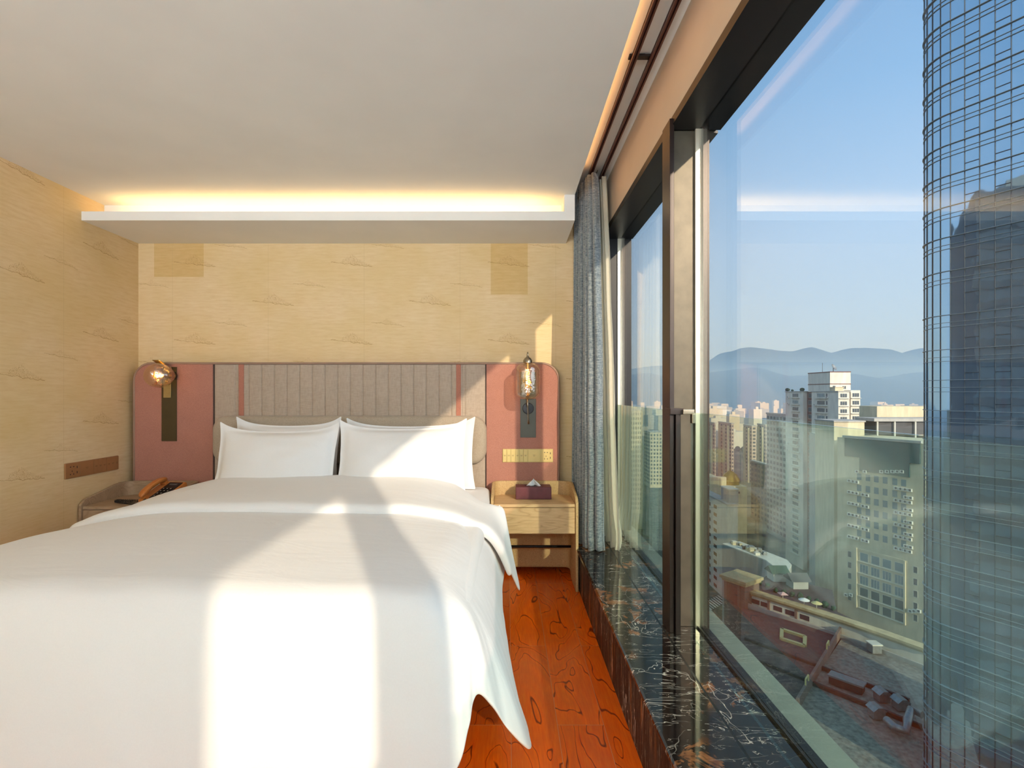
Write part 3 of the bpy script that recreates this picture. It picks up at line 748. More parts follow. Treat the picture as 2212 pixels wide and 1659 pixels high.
# ------------------------------------------------------------------ nightstands
def nightstand(x0, x1, yf, label, mat, mat_edge, mirror):
    xc = (x0+x1)/2; n = empty('nightstand', (xc, (yf+YB)/2-0.05, 0), label, 'nightstand', 'wooden nightstands either side of the bed')
    yb = HY-0.005; th = 0.018; zb, zf = EYE-0.607, EYE-0.655
    # wrap: back + two sides, continuous rounded ply
    R = 0.07
    def outline(o):
        pts = [(x0+o, yf)]
        pts += [(x0+R-(R-o)*math.cos(a), yb-R+(R-o)*math.sin(a)) for a in [k*PI/12 for k in range(7)]]
        pts += [(x1-R+(R-o)*math.sin(a), yb-R+(R-o)*math.cos(a)) for a in [k*PI/12 for k in range(7)]]
        pts += [(x1-o, yf)]
        # subdivide the straight sides
        out = []
        for a, b in zip(pts[:-1], pts[1:]):
            ns = 10 if (Vector(b)-Vector(a)).length > 0.2 else 1
            out += [tuple(lerp(a[q], b[q], k/ns) for q in (0, 1)) for k in range(ns)]
        return out+[pts[-1]]
    def ztop_(y):
        s = (yb-y)/(yb-yf); z = lerp(zb, zf, smoothstep(0.15, 0.95, s))
        if s > 0.86: z -= 0.035*((s-0.86)/0.14)**2.2
        return z
    def zbot_(x, y):
        s = (yb-y)/(yb-yf); return lerp(0.045, 0.0, smoothstep(0.10, 0.35, s))
    o_, i_ = outline(0), outline(th)
    rows = [[(x, y, zbot_(x, y)) for x, y in o_], [(x, y, ztop_(y)) for x, y in o_], [(x, y, ztop_(oy)) for (x, y), (ox, oy) in zip(i_, o_)], [(x, y, zbot_(x, oy)) for (x, y), (ox, oy) in zip(i_, o_)]]
    rows.append(rows[0]); m = MB().grid(rows)
    for e in (0, -1):
        i = len(m.v); m.v += [rows[k][e] for k in range(4)]; m.f.append((i, i+1, i+2, i+3))
    m.build('wrap_panel', mat_edge, n, weld=True, bevel=0.003, seg=2)
    zt2 = EYE-0.70
    MB().prism([(x0+th+0.001, yf+0.012), (x1-th-0.001, yf+0.012), (x1-th-0.001, yb-R), (x1-th-0.05, yb-th-0.002), (x0+th+0.05, yb-th-0.002), (x0+th+0.001, yb-R)], zt2-0.02, zt2).build('table_top', mat, n, bevel=0.002)
    MB().box(x0+th+0.003, x1-th-0.003, yf+0.010, yf+0.03, zt2-0.185, zt2-0.023).build('drawer_front', mat, n, bevel=0.0015)
    MB().box(x0+th+0.004, x1-th-0.004, yf+0.031, yb-th-0.06, zt2-0.180, zt2-0.024).build('drawer_box', mat, n)
    yr = yb-0.11
    MB().tube([(x0+th-0.004, yr, EYE-1.035), (x1-th+0.004, yr, EYE-1.035)], 0.009, 12).build('cross_rail', M['black_metal'], n, smooth=True)
    return n
nightstand(-0.108, 0.445, 3.262, 'light oak nightstand right of the bed, with a tissue box on top', M['oak'], M['oak_edge'], False)
nightstand(-2.652, -2.13, 3.20, 'greige wooden nightstand left of the bed, with the telephone on top', M['greige_wood'], M['greige_wood'], True)
NZ = EYE-0.70

# tissue box
tx0, tx1, ty0, ty1 = 0.052, 0.288, 3.42, 3.535
tb = empty('tissue_box', ((tx0+tx1)/2, (ty0+ty1)/2, NZ), 'maroon leather tissue box on the oak nightstand', 'tissue box')
m = MB().box(tx0, tx1, ty0, ty1, NZ+0.001, NZ+0.082); m.build('box_body', M['leather'], tb, bevel=0.004, seg=3)
xc, yc = (tx0+tx1)/2, (ty0+ty1)/2
MB().prism([(xc+0.058*math.cos(a)*(1 if abs(math.cos(a)) < 2 else 1), yc+0.02*math.sin(a)) for a in [2*PI*k/24 for k in range(24)]], NZ+0.0822, NZ+0.0832).build('slot', M['black'], tb)
rows = []
for j in range(9):
    v = j/8; r = []
    for i in range(13):
        u = -1+2*i/12; wd = 0.048*(1-v)**0.9
        r.append(Vector((xc+0.002+u*wd, yc+0.012*math.sin(u*4+1)*(1-v)+0.012*v*math.cos(u*2)-0.006, NZ+0.083+0.045*v+0.004*math.sin(u*7)*(1-v))))
    rows.append(r)
m = MB().grid(rows).build('tissue', M['tissue'], tb, smooth=True)
s_ = m.modifiers.new('sol', 'SOLIDIFY'); s_.thickness = 0.003

# telephone with coiled cord
ph = empty('telephone', (-2.30, 3.38, NZ), 'copper brown desk telephone with black keypad on the left nightstand', 'telephone')
Rm = Matrix.Translation((-2.235, 3.37, NZ+0.001)) @ Matrix.Rotation(math.radians(-9), 4, 'Z')
def tr(m, Mx): m.v = [tuple(Mx @ Vector(p)) for p in m.v]; return m
tr(MB().extrude([(-0.11, 0.0), (0.10, 0.0), (0.10, 0.105), (0.085, 0.112), (-0.11, 0.030)], 'x', -0.085, 0.085), Rm).build('phone_body', M['phone'], ph, bevel=0.006, seg=3)
sl = math.atan2(0.082, 0.195)
Kp = Rm @ Matrix.Translation((0, -0.11, 0.030)) @ Matrix.Rotation(sl, 4, 'X')
tr(MB().box(-0.020, 0.076, 0.015, 0.198, 0.0, 0.004), Kp).build('key_plate', M['black'], ph, bevel=0.0015)
white = plain('white key print', (220, 220, 215), 0.6)
for r in range(4):
    for c in range(3):
        tr(MB().box(-0.006+c*0.026, 0.010+c*0.026, 0.030+r*0.027, 0.044+r*0.027, 0.0035, 0.0085), Kp).build('key', M['black'], ph, bevel=0.001)
        tr(MB().box(-0.001+c*0.026, 0.005+c*0.026, 0.034+r*0.027, 0.040+r*0.027, 0.0085, 0.0088), Kp).build('key_mark', white, ph)
tr(MB().box(0.000, 0.055, 0.165, 0.180, 0.0035, 0.0048), Kp).build('caller_strip', plain('grey strip', (90, 92, 94), 0.3), ph)
hs = [(-0.052, 0.004, 0.036), (-0.052, 0.018, 0.038), (-0.052, 0.045, 0.040), (-0.052, 0.10, 0.042), (-0.052, 0.155, 0.040), (-0.052, 0.185, 0.038), (-0.052, 0.205, 0.032)]
m = MB(); rows = []
for k in range(21):
    t = k/20; y = lerp(-0.01, 0.212, t); wv = 0.026*(max(0.02, 1-abs(2*t-1)**6))**0.4*(1.0-0.16*math.sin(PI*t)); zc = 0.026+0.020*math.sin(PI*t); hh = (0.017-0.004*math.sin(PI*t))*(max(0.03, 1-abs(2*t-1)**6))**0.5
    rows.append([Kp @ Vector((-0.052+wv*abs(math.cos(a))**0.6*(1 if math.cos(a) >= 0 else -1), y, zc+hh*abs(math.sin(a))**0.6*(1 if math.sin(a) >= 0 else -1))) for a in [2*PI*i/20 for i in range(21)]])
m.grid(rows).build('handset', M['phone'], ph, smooth=True, weld=True)
tr(MB().box(-0.072, -0.032, 0.005, 0.035, 0.0, 0.020), Kp).build('cradle', M['phone'], ph, bevel=0.003)
tr(MB().box(-0.072, -0.032, 0.17, 0.20, 0.0, 0.020), Kp).build('cradle', M['phone'], ph, bevel=0.003)
pts = []
N = 260
ctl = [(-2.285, 3.27, NZ+0.03), (-2.30, 3.235, NZ+0.012), (-2.38, 3.255, NZ+0.012), (-2.49, 3.30, NZ+0.012), (-2.50, 3.33, NZ+0.012), (-2.40, 3.315, NZ+0.014), (-2.33, 3.33, NZ+0.014)]
for k in range(N):
    t = k/(N-1); p = Vector(catmull(ctl, t*(len(ctl)-1)*0.9999)); q = Vector(catmull(ctl, min(1, t+0.004)*(len(ctl)-1)*0.9999))
    d = (q-p).normalized() if (q-p).length > 1e-6 else Vector((1, 0, 0)); a = d.orthogonal().normalized(); a = Vector((0, 0, 1)); b = d.cross(a).normalized()
    w = k*1.25; pts.append(p+(a*math.cos(w)+b*math.sin(w))*0.0075)
MB().tube(pts, 0.0024, 5).build('coiled_cord', M['black'], ph, smooth=True)

# ------------------------------------------------------------------ switch plates
def plate(origin, ux, n_, length, height, mat, label, order, inv=False):
    """ux: direction along the plate, n_: towards the room"""
    ux, n_ = Vector(ux), Vector(n_); up = Vector((0, 0, 1)); o = Vector(origin)
    Mx = Matrix((( ux.x, up.x, n_.x, o.x), (ux.y, up.y, n_.y, o.y), (ux.z, up.z, n_.z, o.z), (0, 0, 0, 1)))
    p = empty('switch_plate', o, label, 'switch plate', 'switch and socket plates')
    q = length/4
    def B(*a): return tr(MB().box(*a), Mx)
    B(0, length, 0, height, 0.0, 0.006).build('back_plate', mat, p, bevel=0.001)
    dark = M['black']; engr = plain('engraved mark', (112, 84, 48), 0.7)
    for g, kind in enumerate(order):
        a = g*q+0.002; b = (g+1)*q-0.002
        if kind == 's':
            for k in range(3):
                w = (b-a)/3; B(a+k*w+0.0008, a+(k+1)*w-0.0008, 0.003, height-0.003, 0.006, 0.0105).build('switch_key', mat, p, bevel=0.0008)
                B(a+k*w+w*0.25, a+k*w+w*0.75, height*0.52, height*0.545, 0.0105, 0.0108).build('key_print', engr, p)
                B(a+k*w+w*0.32, a+k*w+w*0.68, height*0.46, height*0.475, 0.0105, 0.0108).build('key_print', engr, p)
        else:
            B(a, b, 0.003, height-0.003, 0.006, 0.009).build('blank_cover' if kind == 'b' else 'socket_cover', mat, p, bevel=0.0008)
            w = b-a
            if kind == 'b':
                B(a+w*0.4, a+w*0.6, height*0.54, height*0.56, 0.009, 0.0094).build('key_print', engr, p)
                B(a+w*0.43, a+w*0.57, height*0.46, height*0.475, 0.009, 0.0094).build('key_print', engr, p)
            else:
                h = height
                for (cx, cz, sx, sz) in ((0.33, 0.74, 0.09, 0.05), (0.55, 0.74, 0.09, 0.05), (0.44, 0.46, 0.04, 0.09), (0.32, 0.26, 0.05, 0.08), (0.55, 0.26, 0.05, 0.08), (0.80, 0.68, 0.05, 0.14), (0.80, 0.34, 0.05, 0.14)):
                    B(a+w*(cx-sx/2), a+w*(cx+sx/2), h*(cz-sz/2), h*(cz+sz/2), 0.009, 0.0094).build('socket_hole', dark, p)
    return p
plate((-0.037, HY-0.0005, EYE-0.480), (1, 0, 0), (0, -1, 0), 0.352, 0.093, M['gold_plate'], 'gold switch and socket plate on the pink panel above the oak nightstand', 'ssbk')
plate((XL+0.0005, 3.107, EYE-0.516), (0, 1, 0), (1, 0, 0), 0.425, 0.094, M['bronze_plate'], 'rose bronze switch and socket plate on the left wall', 'kbss')

# ------------------------------------------------------------------ sconces
def capsule_profile(r, h):
    p = [(0.018, 0.0), (0.03, -0.002)]
    for k in range(9):
        a = PI/2*k/8; p.append((r*0.30+r*0.70*math.sin(a), -0.006-0.05*(1-math.cos(a))))
    p += [(r*1.0, -h*0.5)]
    for k in range(9):
        a = PI/2*k/8; p.append((r*0.30+r*0.70*math.cos(a), -h+0.05*(1-math.sin(a))))
    return p+[(0.002, -h)]
def shade_parts(root, o, axis, r=0.082, h=0.235):
    """o: top of the glass; axis points from glass bottom to top"""
    ax = Vector(axis).normalized()
    g = MB().lathe(capsule_profile(r, h), o, ax, 40)
    g.v = [tuple(Vector(p)+ (Vector(p)-(Vector(o)-ax*h/2)).normalized()*0.0022*noise.noise(Vector(p)*38)) for p in g.v]
    g.build('glass_shade', M['amber_glass'], root, smooth=True)
    b = MB().lathe([(0.010, -0.02), (0.013, -0.04), (0.024, -0.075), (0.026, -0.10), (0.020, -0.15), (0.012, -0.175), (0.001, -0.182)], o, ax, 20)
    bo = b.build('bulb', M['clear_bulb'], root, smooth=True)
    f = MB(); pts = []
    for k in range(60):
        a = k*0.75; pts.append(Vector(o)-ax*(0.05+0.10*k/59)+(ax.orthogonal()*math.cos(a)+ax.cross(ax.orthogonal())*math.sin(a)).normalized()*0.011)
    f.tube(pts, 0.0022, 5).build('filament', M['filament'], bo)
    MB().lathe([(0.014, 0.0), (0.014, -0.045)], o, ax, 20, True).build('lamp_holder', M['brass'], root, smooth=True, smooth_angle=40)
    ld = bpy.data.lights.new('filament_light', 'POINT'); lo = bpy.data.objects.new('filament_light', ld); COL.objects.link(lo)
    ld.energy = 0.5; ld.color = (1, 0.55, 0.2); ld.shadow_soft_size = 0.012; lo.location = Vector(o)-ax*0.10
# right sconce: glass hanging upright in front of a grey bronze plate
YS = HY
rs = empty('wall_sconce', (0.133, YS, 0.92), 'wall sconce right of the bed with upright ribbed glass shade and slim stem', 'wall lamp')
s309 = F/YS
MB().box((1124-1097)/s309, (1157.5-1097)/s309, YS-0.006, YS-0.0005, EYE-(945-850)/s309, EYE+0.15).build('back_plate', M['grey_bronze'], rs, bevel=0.001)
kx = (1140.5-1097)/s309; kz = EYE-(882-850)/s309
MB().lathe([(0.0, 0.0), (0.036, 0.0), (0.039, 0.003), (0.039, 0.02), (0.036, 0.024), (0.0, 0.025)], (kx, YS-0.006, kz), (0, -1, 0), 32).build('pivot_knob', M['black_metal'], rs, smooth=True, smooth_angle=40)
ys = YS-0.185; ss = F/ys
lx = (1140-1097)/ss; ltop = EYE+(850-783)/ss
shade_parts(rs, (lx, ys, ltop), (0, 0, 1), 0.080, 0.245)
MB().lathe([(0.0, 0.062), (0.006, 0.060), (0.007, 0.045), (0.010, 0.038), (0.022, 0.030), (0.030, 0.016), (0.031, 0.0), (0.0, 0.0)], (lx, ys, ltop-0.002), (0, 0, 1), 28).build('cap', M['nickel'], rs, smooth=True, smooth_angle=50)
MB().tube([(lx, ys, ltop+0.055), (lx, ys+0.02, ltop+0.068), (lx, ys+0.04, ltop+0.06), (lx, ys+0.045, ltop+0.03), (lx, ys+0.105, ltop-0.05), (lx, YS-0.03, kz+0.01)], 0.0045, 8).build('swing_arm', M['nickel'], rs, smooth=True)
MB().tube([(lx-0.001, ys+0.02, ltop-0.235), (lx+0.002, ys+0.03, ltop-0.30), (lx+0.006, ys+0.05, ltop-0.375), (lx+0.008, ys+0.06, ltop-0.41)], [0.006, 0.005, 0.005, 0.008], 10).build('pull_stem', M['nickel'], rs, smooth=True)
# left sconce: the same shade swung out to point at the viewer
ls = empty('wall_sconce', (-2.36, YS, 0.92), 'wall sconce left of the bed, its globe glass shade turned towards the room', 'wall lamp')
MB().box((350-1097)/s309, (382.5-1097)/s309, YS-0.006, YS-0.0005, EYE-(953-850)/s309, EYE+0.185).build('back_plate', M['bronze'], ls, bevel=0.001)
x0, x1 = (356-1097)/s309, (372-1097)/s309
MB().box(x0, x1, YS-0.016, YS-0.007, EYE-(859-850)/s309, EYE+(850-792)/s309).build('strap', M['pale_brass'], ls, bevel=0.0015)
s_x = (366-1097)/s309
rows = [[(x0+0.005, YS-0.02, EYE+0.165), (x1+0.005, YS-0.02, EYE+0.165)]]
for t in (0.15, 0.35, 0.6, 0.8, 1.0): rows.append([(x0+0.005-0.045*t, YS-0.02-0.05*t, EYE+0.165+0.085*t-0.02*t*t), (x1+0.005-0.045*t, YS-0.02-0.05*t, EYE+0.165+0.085*t-0.02*t*t)])
o = MB().grid(rows).build('curved_leaf', M['brass'], ls, smooth=True); md = o.modifiers.new('sol', 'SOLIDIFY'); md.thickness = 0.003
MB().lathe([(0.0, 0.0), (0.026, 0.0), (0.028, 0.003), (0.028, 0.02), (0.0, 0.022)], ((376.5-1097)/s309, YS-0.006, EYE+(850-812)/s309), (0, -1, 0), 28).build('pivot_knob', M['black_metal'], ls, smooth=True, smooth_angle=40)
lo_ = Vector(((364-1097)/s309, YS-0.05, EYE+(850-812)/s309))
shade_parts(ls, lo_, (-0.30, 0.95, 0.03), 0.080, 0.175)
MB().tube([((376.5-1097)/s309, YS-0.02, lo_.z), tuple(lo_)], 0.009, 10).build('arm', M['brass'], ls, smooth=True)

# ------------------------------------------------------------------ curtains
def curtain(name, top0, top1, bot0, bot1, nf, a_top, a_bot, zt_, zb_, mat, label, ph=0.0, flare=1.0, thick=0.004, knee=0.0, bend=None):
    rows = []
    NV, NU = 46, nf*16
    for j in range(NV+1):
        v = j/NV; z = lerp(zt_, zb_, v); r = []
        k = v**flare
        for i in range(NU+1):
            s = i/NU
            tx, ty = (lerp(q0, q1, s) for q0, q1 in zip(top0, top1)); bx, by = (lerp(q0, q1, s) for q0, q1 in zip(bot0, bot1))
            if bend:
                tx += bend[0]*math.sin(PI*s)**1.0*s; bx += bend[1]*math.sin(PI*s)*s*1.5; by += bend[2]*math.sin(PI*s)*s
            x, y = lerp(tx, bx, k), lerp(ty, by, k); am = lerp(a_top, a_bot, k)
            w = 2*PI*nf*s+ph+0.5*math.sin(s*5+v*1.3)*v
            pin = 1.0+1.2*math.exp(-((v)/0.05)**2)*0
            fo = math.sin(w); fo = math.copysign(abs(fo)**0.8, fo)
            x += am*fo*(1+0.25*math.sin(s*17)); y += am*0.55*math.sin(2*w+0.6)+0.01*noise.noise(Vector((s*9, v*5, ph)))
            x += 0.010*v*noise.noise(Vector((s*6, v*7, ph+3)))+knee*math.exp(-((v-0.97)/0.05)**2)*(0.5+0.5*math.sin(w*0.5))
            zz = z+(0.006*math.sin(w*0.5) if j == NV else 0)
            r.append(Vector((x, y, zz)))
        rows.append(r)
    m = MB().grid(rows)
    o = m.build(name, mat, smooth=True)
    if thick: md = o.modifiers.new('sol', 'SOLIDIFY'); md.thickness = thick
    tag(o, label, 'curtain'); return o
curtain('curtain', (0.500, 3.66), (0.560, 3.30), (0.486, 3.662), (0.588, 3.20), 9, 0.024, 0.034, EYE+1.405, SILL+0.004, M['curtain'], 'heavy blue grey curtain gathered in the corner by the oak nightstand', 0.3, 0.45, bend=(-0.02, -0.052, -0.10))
curtain('sheer_curtain', (0.610, 3.66), (0.622, 3.34), (0.662, 3.66), (0.672, 3.19), 7, 0.015, 0.020, EYE+1.405, SILL+0.004, M['sheer'], 'cream sheer curtain gathered between the blue grey curtain and the window', 1.3, 0.8, 0, 0.03)
for i in range(7):
    s = i/6; x = lerp(0.505, 0.555, s); y = lerp(3.62, 3.32, s)
    tag(MB().tube([(x, y, EYE+1.395), (x+0.012, y, EYE+1.41), (x+0.02, y, EYE+1.43)], 0.003, 6).build('curtain_hook', M['nickel'], smooth=True), 'metal hook hanging the blue grey curtain from its track', 'curtain hook', 'curtain hooks on the track')

# ------------------------------------------------------------------ the city outside
GZ = -75.0
def dirt(name, rgb, var=0.08, rough=0.85, streak=True, scale=0.25):
    t = NT(name); v = t.coord(scale=(scale, scale, scale*0.25 if streak else scale)); c = lin(*rgb)[:3]
    n = t.noise(v, 3.0, 5, 0.6)
    col = t.ramp(n, [(0.3, (*[x*(1-var*2.2) for x in c], 1)), (0.7, (*[min(1, x*(1+var)) for x in c], 1))])
    t.principled(col, rough, 0, 0.3); return t.m
E = {}
E['cream'] = dirt('cream render', (206, 192, 160)); E['white'] = dirt('white render', (214, 208, 192)); E['pinkish'] = dirt('pinkish tile', (190, 170, 152))
E['grey'] = dirt('grey render', (170, 168, 160)); E['brick'] = dirt('red brown recess', (120, 84, 76)); E['dark'] = dirt('dark recess', (84, 84, 84))
E['win'] = plain('dark window glass', (58, 70, 78), 0.25, 0, 0.6, 0.15, 0.3); E['winpale'] = plain('pale blue window glass', (110, 136, 142), 0.2, 0, 0.6, 0.15, 0.3)  # dark and paler blue panes, mixed by row
E['roof'] = dirt('grey roof', (120, 118, 112), 0.16, 0.9, False, 0.35); E['proof'] = dirt('purple brown roof', (92, 80, 78), 0.14, 0.9, False, 0.3)
E['wet'] = dirt('stained concrete', (134, 130, 120), 0.22, 0.75, False, 0.45); E['ac'] = plain('white painted steel', (214, 212, 202), 0.5); E['acdark'] = plain('dark fan grille', (60, 62, 60), 0.6)
E['tan'] = dirt('tan cornice', (188, 168, 128), 0.12); E['brown'] = dirt('brown render', (122, 106, 98), 0.1); E['green'] = dirt('dark green roof', (44, 74, 58)); E['cladding'] = dirt('dark teal cladding', (42, 82, 84), 0.12, 0.5)
E['rail'] = plain('pale rail', (200, 196, 180), 0.6); E['street'] = dirt('asphalt', (74, 78, 74), 0.15, 0.9, False, 0.05); E['trim'] = plain('white line paint', (220, 220, 214), 0.7)
E['gold'] = plain('gilded dome', (190, 150, 60), 0.35, 0.7, 0.5, 0.1, 1); E['metal'] = plain('galvanised metal', (150, 152, 150), 0.4, 0.6, 0.5, 0.1, 2); E['kerb'] = dirt('dark kerb', (58, 52, 50), 0.1)
E['blue'] = plain('blue sign', (40, 120, 190), 0.5); E['pinkcloth'] = plain('pink canvas', (216, 170, 160), 0.8); E['whitecloth'] = plain('white canvas', (228, 224, 214), 0.8); E['yellow'] = plain('pale yellow paint', (206, 190, 130), 0.7)

# ground with distance texture
def mat_ground():
    t = NT('city ground'); v = t.coord(scale=(0.01, 0.01, 0.01)); n = t.noise(v, 4, 8, 0.7); n2 = t.noise(v, 40, 3)
    c = t.ramp(n, [(0.35, lin(48, 62, 50)), (0.5, lin(84, 88, 80)), (0.62, lin(120, 116, 104))])
    c = t.mix(t.ramp(n2, [(0.45, 0.0), (0.6, 0.6)]), c, lin(58, 66, 56)); t.principled(c, 0.9, 0, 0.2); return t.m
g = MB().quad((-3000, -600, GZ), (6500, -600, GZ), (6500, 9000, GZ), (-3000, 9000, GZ)).build('ground', mat_ground(), origin=(0, 0, GZ)); tag(g, 'hazy city ground of streets and trees far below', 'ground', None, 'structure')
st = MB().prism([(62, 172), (70, 168), (110, 206), (100, 214)], GZ+0.01, GZ+0.15).build('street', E['street']); tag(st, 'asphalt street junction beyond the gate building', 'street', None, 'structure')

# hills
def hills(name, d, pts, label, seed, rgb, depth=900):
    """pts: (px, py) ridge silhouette at distance d"""
    xs = []; n = 220; rows = []
    x0, x1 = pts[0][0], pts[-1][0]
    for i in range(n+1):
        px = lerp(x0, x1, i/n)
        for a, b in zip(pts[:-1], pts[1:]):
            if a[0] <= px <= b[0]: break
        t = (px-a[0])/(b[0]-a[0]); t = t*t*(3-2*t)*0.6+t*0.4
        py = lerp(a[1], b[1], t)+2.0*noise.noise(Vector((px*0.03, seed, 0)))+1.2*noise.noise(Vector((px*0.11, seed, 3)))
        p = at(px, py, d); xs.append(p)
    for k in range(9):
        s = k/8; r = []
        for i, p in enumerate(xs):
            up = math.sin(s*PI/2)**0.9; y = d-depth*(1-s)**1.2
            sp = p.z-GZ
            r.append((p.x*(y/d) if False else p.x, y, GZ-2+sp*up+sp*0.10*noise.noise(Vector((i*0.08, s*4, seed)))*math.sin(PI*s)))
        rows.append(r)
    rows.append([(p.x, d+depth, GZ-2) for p in xs])
    o = MB().grid(rows).build(name, dirt('wooded hill '+str(seed), rgb, 0.2, 0.95, False, 0.01), smooth=True)
    return tag(o, label, 'hills', None, 'structure')
hills('hills_far', 4600, [(900, 800), (1250, 790), (1330, 800), (1420, 790), (1500, 800), (1560, 762), (1612, 750), (1700, 760), (1740, 752), (1790, 762), (1850, 750), (1885, 752), (1930, 765), (1990, 752), (2080, 735), (2300, 760), (2600, 770)], 'far hazy mountain ridge across the horizon', 1, (52, 66, 54))
hills('hills_near', 3300, [(900, 822), (1200, 818), (1332, 812), (1400, 806), (1440, 815), (1500, 806), (1620, 795), (1700, 812), (1800, 806), (1900, 815), (1990, 803), (2200, 812), (2600, 820)], 'nearer hazy wooded slope under the ridge', 2, (48, 62, 50), 700)

def copyobj(o, name, loc, parent, world_base=None, rot=None):
    c = o.copy(); c.name = name; COL.objects.link(c); c.parent = parent
    c.location = Vector(loc)-BASE[parent]; c.rotation_euler = (0, 0, rot or 0); BASE[c] = Vector(loc); return c
class Facade:
    """places parts on a vertical face from A to B (xy), outward normal to the left of A->B or right (flip)"""
    def __init__(s, root, A, B, flip=False):
        s.root = root; s.A = Vector((A[0], A[1])); s.B = Vector((B[0], B[1])); s.u = (s.B-s.A).normalized(); s.L = (s.B-s.A).length
        s.rot = math.atan2(s.u.y, s.u.x); s.n = Vector((s.u.y, -s.u.x)); s.cache = {}
    def upx(s, px):
        k = (px-1097)/F      # x = k*y on the line
        return (s.A.x-k*s.A.y)/(k*s.u.y-s.u.x)
    def zpy(s, py, u):
        p = s.A+s.u*u; return EYE-(py-850)*p.y/F
    def put(s, name, key, mesh_fn, u, z, mat):
        """mesh_fn builds in the local frame: x along, -y outward, z up, at the origin"""
        p = s.A+s.u*u; loc = Vector((p.x, p.y, z))
        if key not in PROTO:
            m = mesh_fn(); me = bpy.data.meshes.new(name); me.from_pydata(m.v, [], m.f); me.update()
            bm = bmesh.new(); bm.from_mesh(me); bmesh.ops.recalc_face_normals(bm, faces=bm.faces); bm.to_mesh(me); bm.free(); me.materials.append(mat)
            PROTO[key] = me
        o = bpy.data.objects.new(name, PROTO[key]); COL.objects.link(o); o.parent = s.root if not isinstance(s.root, tuple) else s.root[0]
        base = BASE[o.parent]; o.location = loc-base; o.rotation_euler = (0, 0, s.rot); BASE[o] = loc; return o
PROTO = {}
def win_mesh(w, h, mull=0, frame=0.07):
    def fn():
        m = MB().box(-w/2, w/2, -0.03, 0.05, 0, h)
        return m
    return fn
def frame_mesh(w, h, nx, nz=1, f=0.07):
    def fn():
        m = MB()
        for k in range(nx+1): x = -w/2+w*k/nx; m.box(x-f/2, x+f/2, -0.08, -0.02, 0, h)
        for k in range(nz+1): z = h*k/nz; m.box(-w/2, w/2, -0.08, -0.02, z-f/2, z+f/2)
        return m
    return fn
def ac_mesh():
    return MB().box(-0.45, 0.45, -0.55, -0.1, 0, 0.65).box(-0.5, 0.5, -0.6, 0, -0.08, -0.02)
def fan_mesh():
    return MB().lathe([(0.0, 0.0), (0.25, 0.0), (0.27, 0.02), (0.0, 0.03)], (0.08, -0.55, 0.33), (0, -1, 0), 14)
def window_on(f, u, z, w, h, nx=0, glassm=None, tagk=''):
    k = 'w%.2f_%.2f_%s' % (w, h, (glassm or E['win']).name)
    o = f.put('window', k, win_mesh(w, h), u, z, glassm or E['win'])
    if nx:
        q = bpy.data.objects
        fr = f.put('window_frame', 'f%.2f_%.2f_%d' % (w, h, nx), frame_mesh(w, h, nx), u, z, E['rail'])
        fr.parent = o; fr.location = (0, 0, 0); fr.rotation_euler = (0, 0, 0)
    return o
def ac_on(f, u, z):
    o = f.put('air_conditioner', 'ac', ac_mesh, u, z, E['ac'])
    q = f.put('fan_grille', 'fan', fan_mesh, u, z, E['acdark']); q.parent = o; q.location = (0, 0, 0); q.rotation_euler = (0, 0, 0); return o

# haze: a thin real volume of air over the far city
hz = bpy.data.materials.new('hazy air'); hz.use_nodes = True; hn = hz.node_tree.nodes; hn.clear()
ho = hn.new('ShaderNodeOutputMaterial'); hv = hn.new('ShaderNodeVolumeScatter'); hv.inputs['Color'].default_value = (0.32, 0.58, 1.0, 1); hv.inputs['Density'].default_value = 0.00052; hv.inputs['Anisotropy'].default_value = 0.0
hz.node_tree.links.new(hv.outputs[0], ho.inputs['Volume'])
tag(MB().box(-2500, 6000, 180, 5200, GZ-5, 190).build('haze', hz), 'bluish haze hanging over the city and mountains', 'haze', None, 'stuff')

# ---- tall apartment tower with the dish
A = empty('apartment_tower', (130, 215, GZ), 'tall pale apartment tower with a satellite dish on its rooftop block', 'building')
ZT = 1.9
MB().box(127.5, 131.8, 200, 217.6, GZ, ZT).build('corner_block', E['white'], A)
MB().box(127.5, 131.5, 223.8, 238, GZ, ZT).build('rear_block', E['white'], A)
MB().box(133.6, 137.3, 202, 222, GZ, ZT+0.6).build('side_block', E['white'], A)
MB().box(129.2, 136.5, 203.2, 237, GZ, ZT-0.2).build('core', E['brick'], A)
MB().box(127.2, 132.1, 199.7, 217.9, ZT, ZT+0.35).build('roof_edge', E['grey'], A)
MB().box(127.2, 131.7, 223.5, 238.2, ZT, ZT+0.35).build('roof_edge', E['grey'], A)
MB().box(128.0, 136.2, 206, 221, ZT, EYE+8.4).build('penthouse', E['white'], A)
MB().box(127.9, 136.3, 205.9, 221.1, EYE+8.4, EYE+8.75).build('penthouse_coping', E['brick'], A)
MB().box(127.9, 136.3, 205.92, 221.1, ZT+3.0, ZT+3.3).build('penthouse_band', E['brick'], A)
MB().box(127.8, 131.0, 202.5, 205.8, ZT, ZT+1.7).box(127.6, 131.2, 202.3, 206, ZT+1.7, ZT+1.9).build('roof_room', E['cream'], A)
f = Facade(A, (136.3, 205.95), (128.0, 205.95)); f.n = -f.n
f2 = Facade(A, (128.0, 205.9), (136.3, 205.9))
window_on(f2, 5.2, ZT+1.2, 0.5, 1.1); window_on(f2, 6.0, ZT+1.2, 0.5, 1.1); window_on(f2, 1.6, ZT+1.0, 1.0, 1.4)
